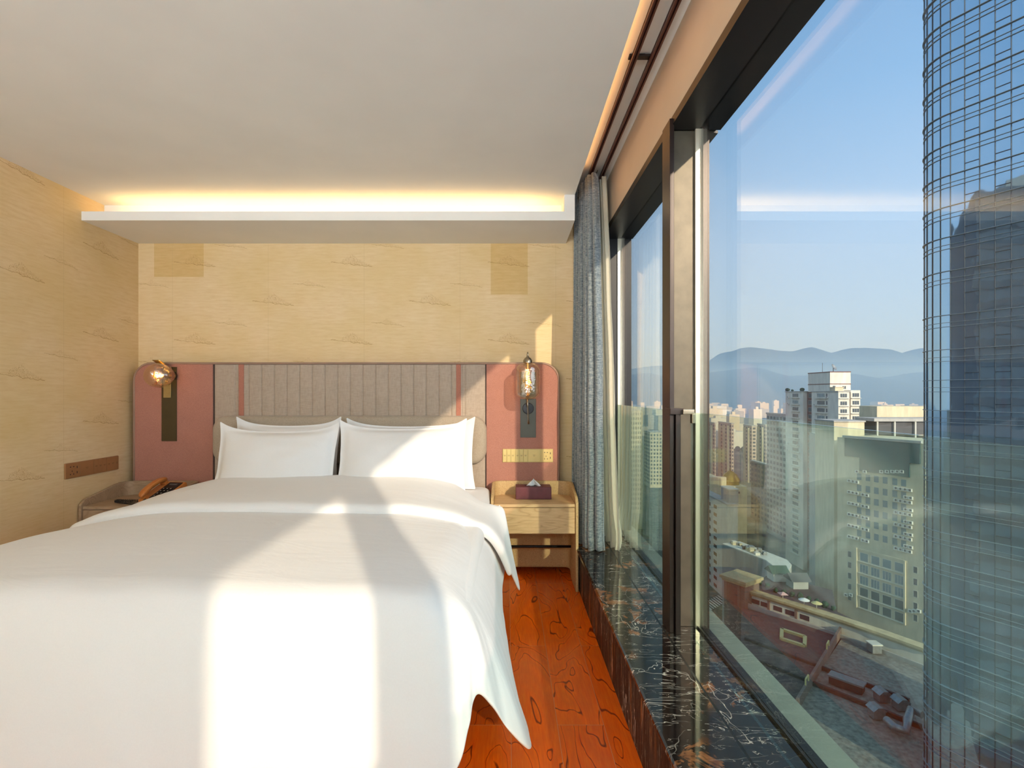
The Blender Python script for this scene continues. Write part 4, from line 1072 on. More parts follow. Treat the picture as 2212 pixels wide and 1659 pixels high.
# dish
dc = Vector((131.8, 210, EYE+10.5))
ax = Vector((0.55, -0.75, 0.55)).normalized()
dsh = MB().lathe([(1.7*math.sin(a), 0.9*(1-math.cos(a))) for a in [1.0*k/8 for k in range(9)]], dc, ax, 24)
d_ = dsh.build('satellite_dish', E['metal'], A, smooth=True); md = d_.modifiers.new('sol', 'SOLIDIFY'); md.thickness = 0.06
MB().tube([dc, (131.8, 210, EYE+8.7)], 0.12, 8).build('dish_mast', E['dark'], A)
MB().tube([(127.4+1.2, 212, EYE+8.7), (127.4+1.2, 212, EYE+12.5)], 0.07, 6).build('antenna', E['dark'], A)
fl = Facade(A, (127.5, 217.6), (127.5, 200)); fr_ = Facade(A, (127.5, 238), (127.5, 223.8)); fc = Facade(A, (127.5, 200), (131.8, 200)); fs = Facade(A, (133.6, 202), (137.3, 202))
fm = Facade(A, (129.2, 223.8), (129.2, 217.6))
def ledge(w, dpt): return lambda: MB().box(-w/2, w/2, -dpt, 0, -0.14, 0)
for k in range(24):
    z = ZT-2.9-3.0*k
    window_on(fl, 6.5, z+0.7, 5.0, 1.55, 6, E['winpale'] if k % 3 == 0 else E['win']); fl.put('balcony_ledge', 'l7', ledge(8.2, 0.9), 6.8, z+0.35, E['rail'])
    window_on(fl, 10.3, z+0.7, 0.9, 1.5)
    window_on(fr_, 8.2, z+0.7, 4.6, 1.5, 5, E['winpale'] if k % 4 == 1 else E['win']); fr_.put('balcony_ledge', 'l6', ledge(6.6, 0.8), 8.4, z+0.35, E['rail'])
    window_on(fm, 2.8, z+0.5, 3.6, 1.7, 3)
    if k < 6:
        window_on(fc, 2.0, z+0.7, 2.6, 1.5, 3); fc.put('balcony_ledge', 'l4', ledge(3.8, 0.7), 2.1, z+0.4, E['rail'])
        window_on(fs, 1.9, z+0.9, 2.6, 1.5, 3); fs.put('balcony_ledge', 'l4', ledge(3.8, 0.7), 1.9, z+0.5, E['rail'])
random.seed(3)
for k in range(14): ac_on(random.choice((fl, fr_)), random.choice((2.6, 10.8)), ZT-2.6-3.0*random.randint(0, 16))
for (x, y, r) in ((127.9, 237, 1.0), (128.2, 233.5, 0.6), (128.3, 226, 1.0)):
    m = MB().lathe([(r*math.sin(PI*q/8), r*0.8*(1-math.cos(PI*q/8))) for q in range(9)], (x, y, ZT+0.3), n=12)
    m.v = [tuple(Vector(p)+Vector((0.25, 0.25, 0.25))*noise.noise(Vector(p)*1.5)) for p in m.v]
    m.build('roof_shrub', E['green'], A)

# ---- hotel block with air conditioners
HA, HB = (93.6, 142.0), (100.9, 125.5)
H = empty('office_block', (100, 136, GZ), 'pale office block covered in air conditioners, with a dark teal panel at its top', 'building')
dv_ = (Vector(HB)-Vector(HA)).normalized(); nr = Vector((-dv_.y, dv_.x))*-1; bk = -Vector((dv_.y, -dv_.x))
bk = Vector((abs(dv_.y), abs(dv_.x)))
zt_h = EYE-12.2
MB().prism([HA, (HA[0]-dv_.x*3.4, HA[1]-dv_.y*3.4), (HA[0]-dv_.x*3.4+bk.x*18, HA[1]-dv_.y*3.4+bk.y*18), (HB[0]+dv_.x*2+bk.x*18, HB[1]+dv_.y*2+bk.y*18), (HB[0]+dv_.x*2, HB[1]+dv_.y*2)], GZ, zt_h).build('main_block', E['cream'], H)
fh = Facade(H, HA, HB)
U = fh.upx
def hband(pxa, pxb, pya, pyb, out, name, mat):
    ua, ub = U(pxa), U(pxb); um = (ua+ub)/2; za, zb_ = fh.zpy(pya, um), fh.zpy(pyb, um)
    key = '%s%d%d' % (name, pxa, pya)
    return fh.put(name, key, lambda: MB().box(-(ub-ua)/2, (ub-ua)/2, -out, 0.1, 0, za-zb_), um, zb_, mat)
hband(1826, 1989, 952, 993, 0.35, 'cladding_panel', E['cladding'])
hband(1858, 1966, 993, 1024, 0.36, 'cladding_panel', E['cladding'])
hband(1822, 1992, 946, 951, 0.5, 'coping', E['grey'])
cols_px = [1856, 1875, 1893, 1912, 1933, 1952]
zrow = [fh.zpy(1030+24.4*k, U(1856)) for k in range(6)]
for k, z in enumerate(zrow):
    for px in cols_px: window_on(fh, U(px), z-0.8, 1.15, 1.7, 0, E['winpale'])
    for j in range(5):
        if k or j < 3: ac_on(fh, U(1836)+j*1.02+(0.6 if j > 2 else 0), z-1.7-0.03*j)
    for j in range(4): ac_on(fh, U(1937)+j*1.05, z-1.75)
    if k: 
        for j in range(2): ac_on(fh, U(1958)+j*1.1, z-0.6)
for px in (1853, 1870, 1906, 1918, 1930, 1940, 1950): ac_on(fh, U(px), fh.zpy(1021, U(px)))
big = [1866.5, 1891, 1916, 1943]; zb0 = fh.zpy(1204, U(1866.5))
hb_ = fh.put('bay_surround', 'bays', lambda: MB().box(-6.2, 6.2, -0.1, 0.1, 0, 0.5).box(-6.2, -5.8, -0.5, 0.1, -15.6, 0.5).box(5.6, 6.0, -0.4, 0.1, -15.6, 0.5), (U(1866.5)+U(1943))/2-0.2, zb0+1.6, E['cream'])
for k in range(5):
    for i, px in enumerate(big):
        window_on(fh, U(px), zb0-1.1-3.12*k, 2.1, 2.2, 3 if k in (1, 2) else 1, E['winpale'] if k < 3 else E['win'])
    fh.put('floor_band', 'fb', ledge(11.4, 0.35), (U(1866.5)+U(1943))/2, zb0-1.25-3.12*k, E['rail'])
for k in range(5):
    window_on(fh, U(1835.5), fh.zpy(1198, U(1835.5))-0.7-2.95*k, 0.95, 1.6, 1); window_on(fh, U(1977.5), fh.zpy(1232, U(1977.5))-0.7-2.95*k, 0.95, 1.6, 1)
for px in (1829, 1840): ac_on(fh, U(px), fh.zpy(1287, U(px)))
for px in (1968, 1976, 1986): ac_on(fh, U(px), fh.zpy(1322, U(px)))
# roof structures behind it
R = empty('roof_pavilion', (120, 160, EYE-14), 'cream rooftop blocks under a long flat canopy behind the office block', 'building')
MB().box(112.5, 122.5, 158, 166, EYE-14, EYE-3.9).build('stair_tower', E['cream'], R)
MB().box(124, 130, 160, 168, EYE-14, EYE-4.0).build('lift_tower', E['cream'], R)
MB().box(106, 128, 150, 158, EYE-8.1, EYE-7.2).build('canopy', E['grey'], R)
MB().box(108, 128, 151, 157, EYE-12, EYE-8.1).build('canopy_room', E['dark'], R)
MB().box(100, 130, 145, 172, GZ, EYE-13).build('podium_block', E['grey'], R)
for x in (107, 112, 118, 124): MB().box(x, x+0.35, 150.2, 150.6, EYE-13, EYE-8.1).build('canopy_post', E['rail'], R)
S = empty('small_roof_block', (97, 150, GZ), 'low cream block between the apartment tower and the office block', 'building')
MB().prism([(95.0, 151), (98.4, 150), (103.5, 150.5), (104.5, 160), (96, 162)], GZ, EYE-8.3).build('block_walls', E['cream'], S)
MB().prism([(94.8, 150.8), (98.4, 149.7), (103.8, 150.3), (104.8, 160.2), (95.8, 162.2)], EYE-8.3, EYE-7.9).build('coping', E['grey'], S)

# ---- white office block lower left, with a lower wing
B = empty('white_office', (82, 205, GZ), 'white block with small windows and a sunlit end wall, left of the tall towers', 'building')
cx_ = 80.4
MB().box(cx_, 84.3, 190, 240, GZ, EYE-41).build('main_block', E['white'], B)
MB().box(cx_-0.2, 84.5, 189.8, 240.2, EYE-41, EYE-40.5).build('coping', E['grey'], B)
MB().box(cx_+1.4, cx_+5, 192, 199, EYE-40.5, EYE-35.8).build('stair_house', E['grey'], B)
MB().box(cx_+1.2, cx_+5.2, 191.8, 199.2, EYE-35.8, EYE-35.4).build('stair_house_roof', E['rail'], B)
fb = Facade(B, (cx_, 232), (cx_, 190))
for k in range(11):
    for px, w in ((1530, 3.4), (1545, 2.0)):
        u = fb.upx(px); window_on(fb, u, EYE-44.5-3.05*k, w*1.5, 1.3)
K_ = 1.2
Bu = empty('domed_building', (84*K_, 215*K_, GZ), 'cream building with a small gilded dome behind the white block', 'building')
def kz(z): return EYE+(z-EYE)*K_
MB().box(83.5*K_, 95*K_, 206*K_, 232*K_, GZ, kz(EYE-37)).build('main_block', E['cream'], Bu)
MB().box(79.5*K_, 83.4*K_, 204*K_, 225*K_, GZ, kz(EYE-33)).build('tower_block', E['cream'], Bu)
MB().box(83.5*K_, 86.0*K_, 204*K_, 205.9*K_, GZ, kz(EYE-33)).build('tower_front', E['cream'], Bu)
MB().lathe([(3.4*K_, 0), (3.4*K_, 1.3*K_), (3.7*K_, 1.5*K_), (3.3*K_, 2.6*K_), (2.3*K_, 4.2*K_), (1.0*K_, 5.2*K_), (0.2, 5.6*K_), (0.1, 6.8*K_)], (91*K_, 212*K_, kz(EYE-37)), n=20).build('dome', E['gold'], Bu, smooth=True, smooth_angle=40)
fd_ = Facade(Bu, (86.0*K_, 206*K_), (95*K_, 206*K_)); window_on(fd_, 2.6, kz(EYE-41.5), 1.9, 2.2); window_on(fd_, 6.4, kz(EYE-39.8), 2.1, 1.0)
Wg = empty('office_wing', (78, 162, GZ), 'low pale wing with a cluttered sunlit roof strip and rounded end', 'building')
wp = [onz(1560, 1176, EYE-50), onz(1655, 1212, EYE-50), onz(1690, 1240, EYE-50), onz(1703, 1236, EYE-50), onz(1710, 1222, EYE-50), onz(1700, 1211, EYE-50), onz(1598, 1171, EYE-50)]
wp = [(p.x, p.y) for p in wp]
MB().prism(wp, GZ, EYE-50.0).build('wing_walls', E['grey'], Wg)
MB().prism(wp, EYE-50, EYE-49.7).build('wing_roof', E['white'], Wg)
random.seed(12)
for k in range(26):
    t = random.random(); p = onz(lerp(1580, 1640, t)+random.uniform(0, 14), lerp(1180, 1203, t)-random.uniform(-1, 5), EYE-50)
    s = random.uniform(0.3, 0.8); MB().box(p.x-s, p.x+s, p.y-s, p.y+s, EYE-49.7, EYE-49.7+random.uniform(0.5, 1.3)).build('roof_vent', random.choice((E['cream'], E['white'], E['dark'], E['metal'])), Wg)

# ---- slab towers in the distance
def slab_tower(name, px0, px1, pxc, ytop, d, mats, label, floors, cols_l, cols_r, zb=GZ, bays=True, roofpx=None):
    """box with its near corner at column pxc and depth d; left face recedes to px0, right face reaches px1"""
    x = (pxc-1097)*d/F; dl = x*F/(px0-1097); xr = (px1-1097)*d/F; zt__ = EYE-(ytop-850)*d/F
    T = empty(name, (x, d, zb), label, 'building')
    MB().box(x, xr, d, dl, zb, zt__).build('tower_body', mats[0], T)
    MB().box(x-0.3, xr+0.3, d-0.3, dl+0.3, zt__, zt__+0.8).build('roof_edge', E['grey'], T)
    fh_ = (zt__-EYE+55*0+abs(zb)-abs(EYE))/floors if False else 3.0
    wl_ = MB(); n = int((zt__-zb)/3.0); n = min(n, floors)
    for k in range(n):
        z = zt__-2.6-3.0*k
        for c in range(cols_l):
            y = lerp(d, dl, (c+0.5)/cols_l); w = (dl-d)/cols_l*0.30; wl_.box(x-0.12, x+0.1, y-w, y+w, z, z+1.6)
        for c in range(cols_r):
            xx = lerp(x, xr, (c+0.5)/cols_r); w = (xr-x)/cols_r*0.28; wl_.box(xx-w, xx+w, d-0.12, d+0.1, z, z+1.6)
    o = wl_.build('windows', mats[1], T); o['kind'] = 'stuff'
    if bays:
        for c in range(cols_l//2):
            y = lerp(d, dl, (2*c+1)/cols_l); MB().box(x-1.6, x, y-1.1, y+1.1, zb, zt__-1.5).build('bay_column', mats[2], T)
    return T
slab_tower('residential_tower', 1516, 1546, 1544, 915, 430, (E['pinkish'], E['win'], E['cream']), 'leftmost pinkish apartment tower seen over the glass guard', 40, 6, 1)
slab_tower('residential_tower', 1552, 1585, 1580, 916, 425, (E['pinkish'], E['win'], E['cream']), 'pinkish apartment tower just right of the leftmost one', 40, 6, 1)
slab_tower('residential_tower', 1606, 1634, 1624, 921, 440, (E['pinkish'], E['win'], E['cream']), 'slim apartment tower in the middle of the distant cluster', 40, 4, 1)
slab_tower('residential_tower', 1636, 1656, 1654, 919, 415, (E['pinkish'], E['win'], E['cream']), 'apartment tower hiding behind the grey tower, right of the slim one', 40, 4, 1)
slab_tower('grey_tower', 1656, 1712, 1706, 898, 262, (E['grey'], E['win'], E['grey']), 'plain grey tower directly left of the tall apartment tower', 40, 7, 2, bays=False)
slab_tower('brown_block', 1622, 1664, 1658, 1006, 300, (dirt('brown grey render', (132, 120, 104)), E['win'], E['grey']), 'brownish grey block in front of the slim distant towers', 34, 5, 1, bays=False)
slab_tower('yellow_tower', 1344, 1386, 1362, 888, 330, (E['cream'], E['win'], E['cream']), 'yellowish apartment tower seen through the far window', 34, 5, 5, bays=False)
slab_tower('yellow_block', 1392, 1430, 1404, 935, 420, (E['cream'], E['win'], E['cream']), 'lower pale block to the right of the yellowish tower in the far window', 34, 4, 4, bays=False)

# far blocks and trees
random.seed(21)
used_ = [(127, 138, 199, 239), (92, 116, 240, 282), (79, 86, 188, 242)]+[(q.location.x-30, q.location.x+60, q.location.y-20, q.location.y+190) for q in list(COL.objects) if q.get('category') == 'building' and q.location.y > 250]
for k in range(110):
    px = random.choice((random.uniform(1325, 1440), random.uniform(1520, 1740), random.uniform(1760, 2000), random.uniform(1520, 2000)))
    d = random.uniform(520, 2600); w = random.uniform(12, 40); h = random.uniform(10, 60) if d < 1300 else random.uniform(8, 42)
    x = (px-1097)*d/F; l_ = w*random.uniform(0.5, 1.5)
    if any(x < b[1]+2 and x+w > b[0]-2 and d < b[3]+2 and d+l_ > b[2]-2 for b in used_): continue
    used_.append((x, x+w, d, d+l_)); p = MB().box(x, x+w, d, d+l_, GZ, GZ+h)
    if random.random() < 0.6: p.box(x+w*0.3, x+w*0.6, d+1, d+w*0.4, GZ+h, GZ+h+4)
    o = p.build('city_block', random.choice((E['white'], E['cream'], E['white'], E['grey'])))
    tag(o, 'pale block of the hazy city spreading below the mountains', 'building', 'distant city blocks')
tm = MB(); random.seed(5)
leaf = MB().lathe([(math.sin(PI*q/5), -math.cos(PI*q/5)) for q in range(6)], (0, 0, 0), n=7)
for k in range(700):
    px = random.uniform(1325, 2010); d = random.choice((random.uniform(230, 700), random.uniform(260, 420))); x = (px-1097)*d/F
    r = random.uniform(3, 6)
    if any(x+r > b[0] and x-r < b[1] and d+r > b[2] and d-r < b[3] for b in used_): continue
    i = len(tm.v); j = random.uniform(0, 9)
    tm.v += [(x+v[0]*r*(1+0.3*noise.noise(Vector(v)*2+Vector((j, 0, 0)))), d+v[1]*r, GZ+r*0.9+v[2]*r) for v in leaf.v]; tm.f += [tuple(i+a for a in f_) for f_ in leaf.f]
tag(tm.build('tree_canopy', dirt('tree foliage', (58, 80, 52), 0.25, 0.9, False, 0.3)), 'dark green tree crowns filling the ground between the distant buildings', 'trees', None, 'stuff')

# ---- podium roofs, gate building and parapet building
ZR = EYE-52
def opoly(px_pts, z): return [(onz(a, b, z).x, onz(a, b, z).y) for a, b in px_pts]
pr = empty('podium_roof', (70, 110, ZR), 'dark purple brown flat roof below the parapet building', 'roof')
MB().prism(opoly([(1602, 1313), (1818, 1372), (1719, 1522), (1600, 1400)], ZR), GZ, ZR).build('roof_slab', E['proof'], pr)
q = opoly([(1689, 1362), (1739, 1378), (1738, 1398), (1688, 1382)], ZR)
cen = (sum(a for a, b in q)/4, sum(b for a, b in q)/4)
for i in range(4):
    a, b = Vector(q[i]), Vector(q[(i+1) % 4]); n = Vector((-(b-a).y, (b-a).x)).normalized()*0.35
    MB().prism([tuple(a-n), tuple(b-n), tuple(b+n), tuple(a+n)], ZR, ZR+0.5).build('skylight_curb', E['yellow'], pr)
gr_ = empty('concrete_roof', (80, 95, ZR), 'stained grey concrete roof stretching to the glass tower', 'roof')
MB().prism(opoly([(1824, 1368), (1840, 1375), (2010, 1440), (2120, 1520), (2120, 1800), (1600, 1800), (1720, 1526)], ZR), GZ, ZR-0.2).build('roof_slab', E['wet'], gr_)
def wall_line(root, name, pxa, pxb, z, h, th, mat):
    a, b = onz(*pxa, z), onz(*pxb, z); n = Vector((-(b-a).y, (b-a).x, 0)).normalized()*th/2
    return MB().prism([tuple((a-n)[:2]), tuple((b-n)[:2]), tuple((b+n)[:2]), tuple((a+n)[:2])], z-0.2, z+h).build(name, mat, root)
wall_line(gr_, 'kerb', (1609, 1382), (1965, 1516), ZR, 0.5, 0.5, E['kerb'])
wall_line(gr_, 'kerb', (1640, 1431), (2000, 1576), ZR, 0.5, 0.5, E['kerb'])
pw = empty('parapet_wall', (62, 100, ZR), 'pink brown dividing wall with yellow gate frames between the two low roofs', 'wall')
wall_line(pw, 'wall_panel', (1818, 1366), (1722, 1530), ZR, 1.6, 0.45, E['brown'])
for a, b in (((1790, 1412), (1786, 1420)), ((1746, 1490), (1740, 1500))):
    pa, pb = onz(*a, ZR), onz(*b, ZR); MB().tube([pa, pa+Vector((0, 0, 2.6))], 0.15, 4).tube([pb, pb+Vector((0, 0, 2.6))], 0.15, 4).tube([pa+Vector((0, 0, 2.6)), pb+Vector((0, 0, 2.6))], 0.15, 4).build('gate_frame', E['yellow'], pw)
# plant on the concrete roof
p = onz(1889, 1408, ZR)
cb_ = empty('roof_vent_box', p, 'square pale vent box standing alone on the far side of the concrete roof', 'vent')
MB().box(p.x-0.9, p.x+0.9, p.y-0.8, p.y+1.0, ZR, ZR+1.6).build('vent_body', E['metal'], cb_); MB().box(p.x-1.05, p.x+1.05, p.y-0.95, p.y+1.15, ZR+1.6, ZR+1.8).build('vent_cap', E['white'], cb_)
a, b = onz(1790, 1476, ZR), onz(1862, 1502, ZR); dd = (b-a).normalized(); nn = Vector((-dd.y, dd.x, 0))
sk = empty('skylight', a, 'long ribbed skylight box on the concrete roof', 'skylight')
MB().prism([tuple((a)[:2]), tuple((b)[:2]), tuple((b+nn*2)[:2]), tuple((a+nn*2)[:2])], ZR, ZR+1.2).build('skylight_curb', E['kerb'], sk)
MB().prism([tuple((a-dd*.2)[:2]), tuple((b+dd*.2)[:2]), tuple((b+dd*.2+nn*2.2)[:2]), tuple((a-dd*.2+nn*2.2)[:2])], ZR+1.2, ZR+1.5).build('skylight_cover', E['metal'], sk)
for i, (px, py, lab) in enumerate(((1893, 1548, 'leftmost hooded fan box near the duct'), (1905, 1512, 'hooded fan box of the rear row, left one'), (1945, 1530, 'hooded fan box of the rear row, right one'))):
    p = onz(px, py, ZR); u = empty('roof_fan', p, 'grey '+lab+' on the concrete roof', 'roof fan', 'hooded fans on the concrete roof')
    MB().box(p.x-0.9, p.x+0.9, p.y-0.8, p.y+0.8, ZR, ZR+1.3).extrude([(p.x-1.1, ZR+1.3), (p.x+1.1, ZR+1.3), (p.x+0.4, ZR+1.9), (p.x-0.4, ZR+1.9)], 'y', p.y-1.0, p.y+1.0).build('fan_box', E['metal'], u)
    MB().lathe([(0.5, 0), (0.5, 0.4), (0.0, 0.4)], (p.x+0.9, p.y, ZR+0.7), (1, 0, 0), 12).build('outlet', E['dark'], u)
dp = [onz(1915, 1566, ZR)+Vector((0, 0, .8)), onz(1932, 1582, ZR)+Vector((0, 0, .8)), onz(1958, 1590, ZR)+Vector((0, 0, .8)), onz(1960, 1582, ZR)+Vector((0, 0, 1.8)), onz(1968, 1560, ZR)+Vector((0, 0, 2.0)), onz(1992, 1572, ZR)+Vector((0, 0, 2.0))]
tag(MB().tube(dp, 0.6, 10).build('air_duct', E['metal'], smooth=True, smooth_angle=50), 'bent grey air duct beside the glass tower on the concrete roof', 'duct')

# parapet building (long cornice curving past the office block)
Pb = empty('cornice_building', (80, 120, GZ), 'long low building with tan cornice and white band crossing before the office block', 'building')
zc_ = EYE-48.5
cpts = [onz(1612, 1272, zc_), onz(1700, 1299, zc_), onz(1800, 1330, zc_), onz(1900, 1363, zc_), onz(2010, 1402, zc_)]
cpts = [Vector((p.x, p.y)) for p in cpts]
def strip(pts, off0, off1, z0, z1):
    """band following pts; offsets away from the viewer are positive"""
    m = MB(); ring = []
    for i, p in enumerate(pts):
        t = (pts[min(i+1, len(pts)-1)]-pts[max(i-1, 0)]).normalized(); n = Vector((-t.y, t.x));
        if n.y < 0: n = -n
        a, b = p+n*off0, p+n*off1
        ring.append([(a.x, a.y, z0), (a.x, a.y, z1), (b.x, b.y, z1), (b.x, b.y, z0), (a.x, a.y, z0)])
    m.grid(ring)
    for r in (ring[0], ring[-1]): i = len(m.v); m.v += r[:4]; m.f.append((i, i+1, i+2, i+3))
    return m
strip(cpts, -0.9, 1.4, zc_-0.5, zc_).build('cornice', E['tan'], Pb); strip(cpts, -0.4, 1.0, zc_-1.1, zc_-0.5).build('cornice_moulding', E['tan'], Pb)
strip(cpts, 0.0, 0.8, zc_-3.4, zc_-1.1).build('white_band', E['white'], Pb)
MB().prism([tuple(cpts[0]+Vector((0.5, 1.2))), tuple(cpts[-1]+Vector((0.5, 1.2))), tuple(cpts[-1]+Vector((1.5, 2.5))), tuple(cpts[3]+Vector((1.5, 3))), tuple(cpts[2]+Vector((4, 5))), (82, 131), (72, 143)], GZ, zc_-1.2).build('terrace_slab', E['proof'], Pb)
strip(cpts, -1.6, -1.2, zc_-4.0, zc_-2.9).build('ledge_wall', E['grey'], Pb); strip(cpts, -1.2, 0.1, GZ, zc_-3.4).build('lower_wall', E['grey'], Pb)
fp = Facade(Pb, tuple(cpts[0]), tuple(cpts[2]))
for px in (1632, 1652, 1680, 1706, 1738): 
    window_on(fp, fp.upx(px), zc_-3.0, 2.0, 1.1)
for px in (1661, 1720): fp.put('pilaster', 'pil', lambda: MB().box(-0.25, 0.25, -0.3, 0.1, -2.3, 0), fp.upx(px), zc_-1.1, E['brown'])
# gate pavilion
Gp = empty('gate_pavilion', (57, 133, GZ), 'brown pavilion with a heavy tan cornice at the left end of the long low building', 'building')
z_g = EYE-45.7; g0, g1 = onz(1561, 1240, z_g), onz(1612, 1257, z_g); gu = (g1-g0).normalized(); gn = Vector((-gu.y, gu.x, 0)); gn = gn if gn.y > 0 else -gn
def gbox(a, b, n0, n1, z0, z1, name, mat):
    p0, p1 = g0+gu*a, g0+gu*b; MB().prism([tuple((p0+gn*n0)[:2]), tuple((p1+gn*n0)[:2]), tuple((p1+gn*n1)[:2]), tuple((p0+gn*n1)[:2])], z0, z1).build(name, mat, Gp)
GL = (g1-g0).length
gbox(0.4, GL-0.4, 0, 6, GZ, z_g-0.6, 'pavilion_walls', E['brown']); gbox(-0.4, GL+0.4, -0.8, 6.6, z_g-0.7, z_g, 'cornice', E['tan']); gbox(0, GL, -0.4, 6.2, z_g-1.3, z_g-0.7, 'cornice_moulding', E['tan'])
gbox(1.3, GL-2.2, -0.15, 0, z_g-6.6, z_g-2.0, 'recessed_panel', dirt('mauve panel', (112, 84, 80)))
gbox(0.9, 1.3, -0.3, 0, z_g-7.2, z_g-1.4, 'pilaster', E['brown']); gbox(GL-2.2, GL-1.6, -0.3, 0, z_g-7.2, z_g-1.4, 'pilaster', E['brown'])
# terrace things
def gable(px, py, w, dp_, h, label, roofm, wallm):
    z = zc_-1.2; p = onz(px, py, z); o = empty('terrace_hut', p, label, 'hut', 'huts on the roof terrace')
    MB().box(p.x-w/2, p.x+w/2, p.y, p.y+dp_, z, z+h).build('hut_walls', wallm, o)
    MB().extrude([(p.y-0.6, z+h), (p.y+dp_+0.6, z+h), (p.y+dp_/2, z+h+1.6)], 'x', p.x-w/2-0.6, p.x+w/2+0.6).build('hut_roof', roofm, o)
gable(1686, 1257, 3.6, 3.4, 2.2, 'small white hut with a dark green roof on the terrace', E['green'], E['white'])
gable(1730, 1273, 3.8, 3.4, 2.0, 'small hut with a grey roof right of the green roofed one', E['dark'], E['grey'])
for (px, py, r, m_, lab) in ((1691, 1283, 1.3, E['pinkcloth'], 'square pink parasol on the roof terrace'), (1737, 1296, 1.2, E['whitecloth'], 'white oval parasol on the roof terrace'), (1764, 1303, 1.15, E['yellow'], 'yellowish parasol right of the white one on the terrace')):
    z = zc_-1.2; p = onz(px, py, z+2.2); o = empty('parasol', (p.x, p.y, z), lab, 'parasol', 'parasols on the roof terrace')
    MB().tube([(p.x, p.y, z), (p.x, p.y, z+2.6)], 0.06, 6).build('pole', E['rail'], o)
    MB().lathe([(r, 2.2), (r*0.6, 2.45), (0.02, 2.7)], (p.x, p.y, z), n=4 if 'square' in lab else 12).build('canopy', m_, o)
random.seed(8)
for k in range(11):
    t = k/10; z = zc_-1.2; p = onz(lerp(1622, 1800, t), lerp(1262, 1322, t)+random.uniform(-6, 0), z); r = random.uniform(0.5, 0.8)
    m = MB().lathe([(r*math.sin(PI*q/6), r*(1-math.cos(PI*q/6))) for q in range(7)], (p.x, p.y, z), n=9); m.v = [tuple(Vector(v)+Vector((1, 1, 1))*0.3*noise.noise(Vector(v)*1.7)) for v in m.v]
    tag(m.build('terrace_shrub', E['green']), 'dark green shrub along the planted edge of the roof terrace', 'shrub', 'shrubs on the roof terrace')
# crossing stripes and booth in the street below
for k in range(8):
    a = onz(1536+k*4.6, 1318-k*2.4, GZ)
    o = MB().prism([(a.x, a.y), (a.x+0.4, a.y), (a.x-0.4, a.y+6), (a.x-0.8, a.y+6)], GZ+0.16, GZ+0.18).build('crossing_stripe', E['trim']); tag(o, 'white painted stripe of the pedestrian crossing in the street', 'road marking', 'stripes of the pedestrian crossing')
p = onz(1622, 1372, ZR-6); MBo = MB().box(p.x-0.5, p.x+0.5, p.y-0.5, p.y+0.5, GZ, p.z+2.2).build('white_chimney', E['white']); tag(MBo, 'slim white chimney standing below the purple brown roof edge', 'chimney')

# ---- glass tower
tw = empty('glass_tower', (70, 62, GZ), 'tall curved blue glass tower filling the right of the view', 'building')
hd = math.atan2(-0.47, 0.88)           # heading from +y toward -x
P0 = Vector((56.35, 66.0)); dirS = Vector((-0.47, 0.88)).normalized(); R_ = 4.3
pathp = []
for k in range(30, 0, -1): pathp.append(P0-dirS*1.46*k)
Cn = Vector((dirS.y, -dirS.x)); Oc = P0+Cn*R_
a0 = math.atan2((P0-Oc).y, (P0-Oc).x)
for k in range(0, 25):
    a = a0-math.radians(5.0*k); pathp.append(Oc+Vector((math.cos(a), math.sin(a)))*R_)
la = pathp[-1]; td = (pathp[-1]-pathp[-2]).normalized()
for k in range(1, 16): pathp.append(la+td*1.5*k)
def offs(o):
    out = []
    for i, p in enumerate(pathp):
        t = (pathp[min(i+1, len(pathp)-1)]-pathp[max(i-1, 0)]).normalized(); out.append(p+Vector((-t.y, t.x))*o)
    return out
t_ = NT('tower curtain glass'); vv = t_.coord(scale=(1, 1, 1))
pn = t_.noise(t_.coord(scale=(0.6, 0.6, 0.22)), 1.0, 2)
wv = t_.bump(t_.noise(t_.coord(scale=(0.35, 0.35, 0.2)), 1.0, 2), 0.05, 0.5)
t_.principled(t_.mix(pn, (0.40, 0.56, 0.66, 1), (0.46, 0.62, 0.72, 1)), 0.03, 0.9, 0.5, wv)
ZTOP = 80
zs = [GZ, ZTOP]
MB().grid([[(p.x, p.y, z) for p in pathp] for z in zs]).build('curtain_wall', t_.m, tw)
fz = [1.69+EYE*0]
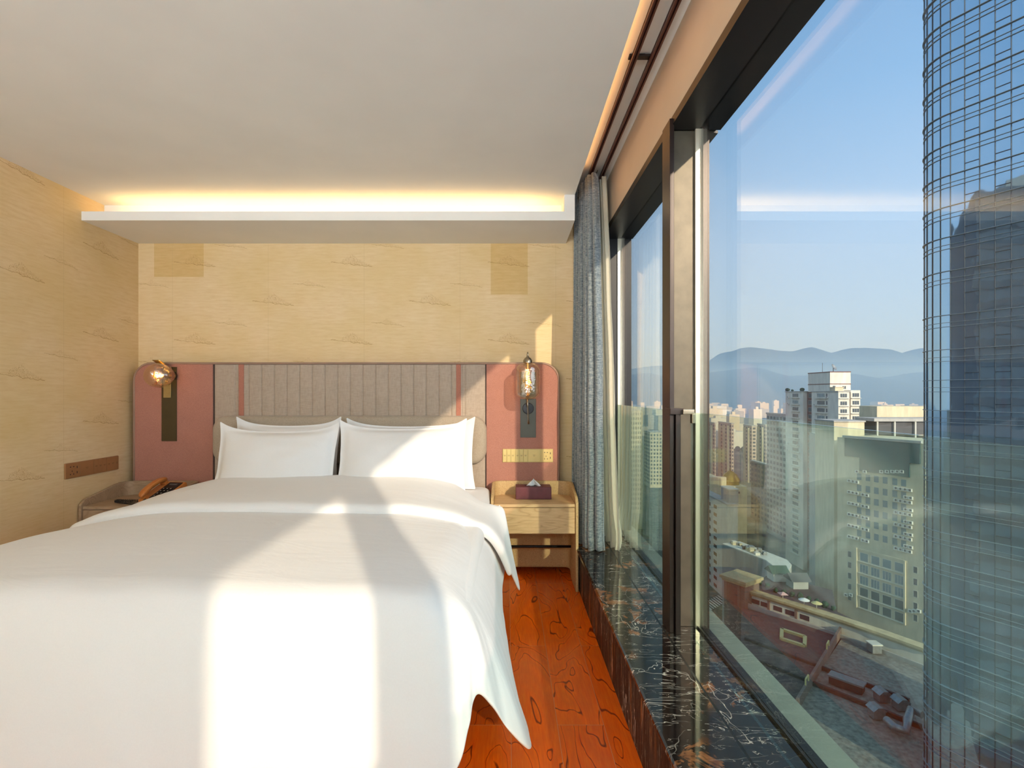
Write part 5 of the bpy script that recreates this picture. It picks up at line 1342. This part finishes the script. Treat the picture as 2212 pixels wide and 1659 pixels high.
levels = [23.85+3.93*k for k in range(15)]+[19.94, 15.6, 10.0, 5.6, 1.69]+[1.69-3.93*k for k in range(1, 20)]
levels = [z+EYE for z in levels]
fin_m = plain('grey blue fin metal', (126, 142, 148), 0.4, 0.2); mul_m = plain('dark mullion metal', (40, 56, 68), 0.35, 0.4)
def finstrip(z, out, th, name):
    a, b = offs(-0.0), offs(-out)
    A_, B_ = offs(0.02), offs(out)
    m = MB(); m.grid([[(p[0], p[1], q) for p in pts] for pts, q in ((A_, z), (B_, z), (B_, z+th), (A_, z+th))]); m.build(name, fin_m, tw)
for z in levels:
    finstrip(z, 0.20, 0.06, 'sun_fin'); finstrip(z-0.95, 0.10, 0.04, 'spandrel_rail'); finstrip(z-1.5, 0.12, 0.05, 'spandrel_rail')
mo = offs(0.05)
for i in list(range(18, 31))+[33, 36, 39, 42, 45, 48]:
    p = mo[i]; MB().box(p.x-0.035, p.x+0.035, p.y-0.035, p.y+0.035, GZ, ZTOP).build('mullion', mul_m, tw)
pts_i = offs(0.04)
for i in (29, 27, 25, 23):
    for z in levels:
        if z > 50 or z < -40: continue
        a, b = pts_i[i], pts_i[i-1]; u = (b-a).normalized()
        m = MB()
        m.tube([(a.x, a.y, z-1.55), (a.x, a.y, z-3.0)], 0.05, 4).tube([(b.x, b.y, z-1.55), (b.x, b.y, z-3.0)], 0.05, 4).tube([(a.x, a.y, z-3.0), (b.x, b.y, z-3.0)], 0.05, 4)
        m.build('casement_frame', mul_m, tw)
# office tower mirrored in the glass tower, standing behind the wall at the left
ot = empty('mirrored_tower', (-22, 45, GZ), 'dark office tower seen only mirrored in the curved glass tower', 'building')
MB().box(-45, -4, 30, 55, GZ, 44).build('tower_body', dirt('blue grey facade', (78, 96, 108), 0.1), ot)
m = MB()
for k in range(28): m.box(-3.95, -3.8, 30, 55, GZ+4.0+k*4.1, GZ+5.6+k*4.1)
m.build('window_bands', E['win'], ot)['kind'] = 'stuff'
MB().box(-30, -8, 34, 50, 44, 47).build('plant_room', E['grey'], ot)
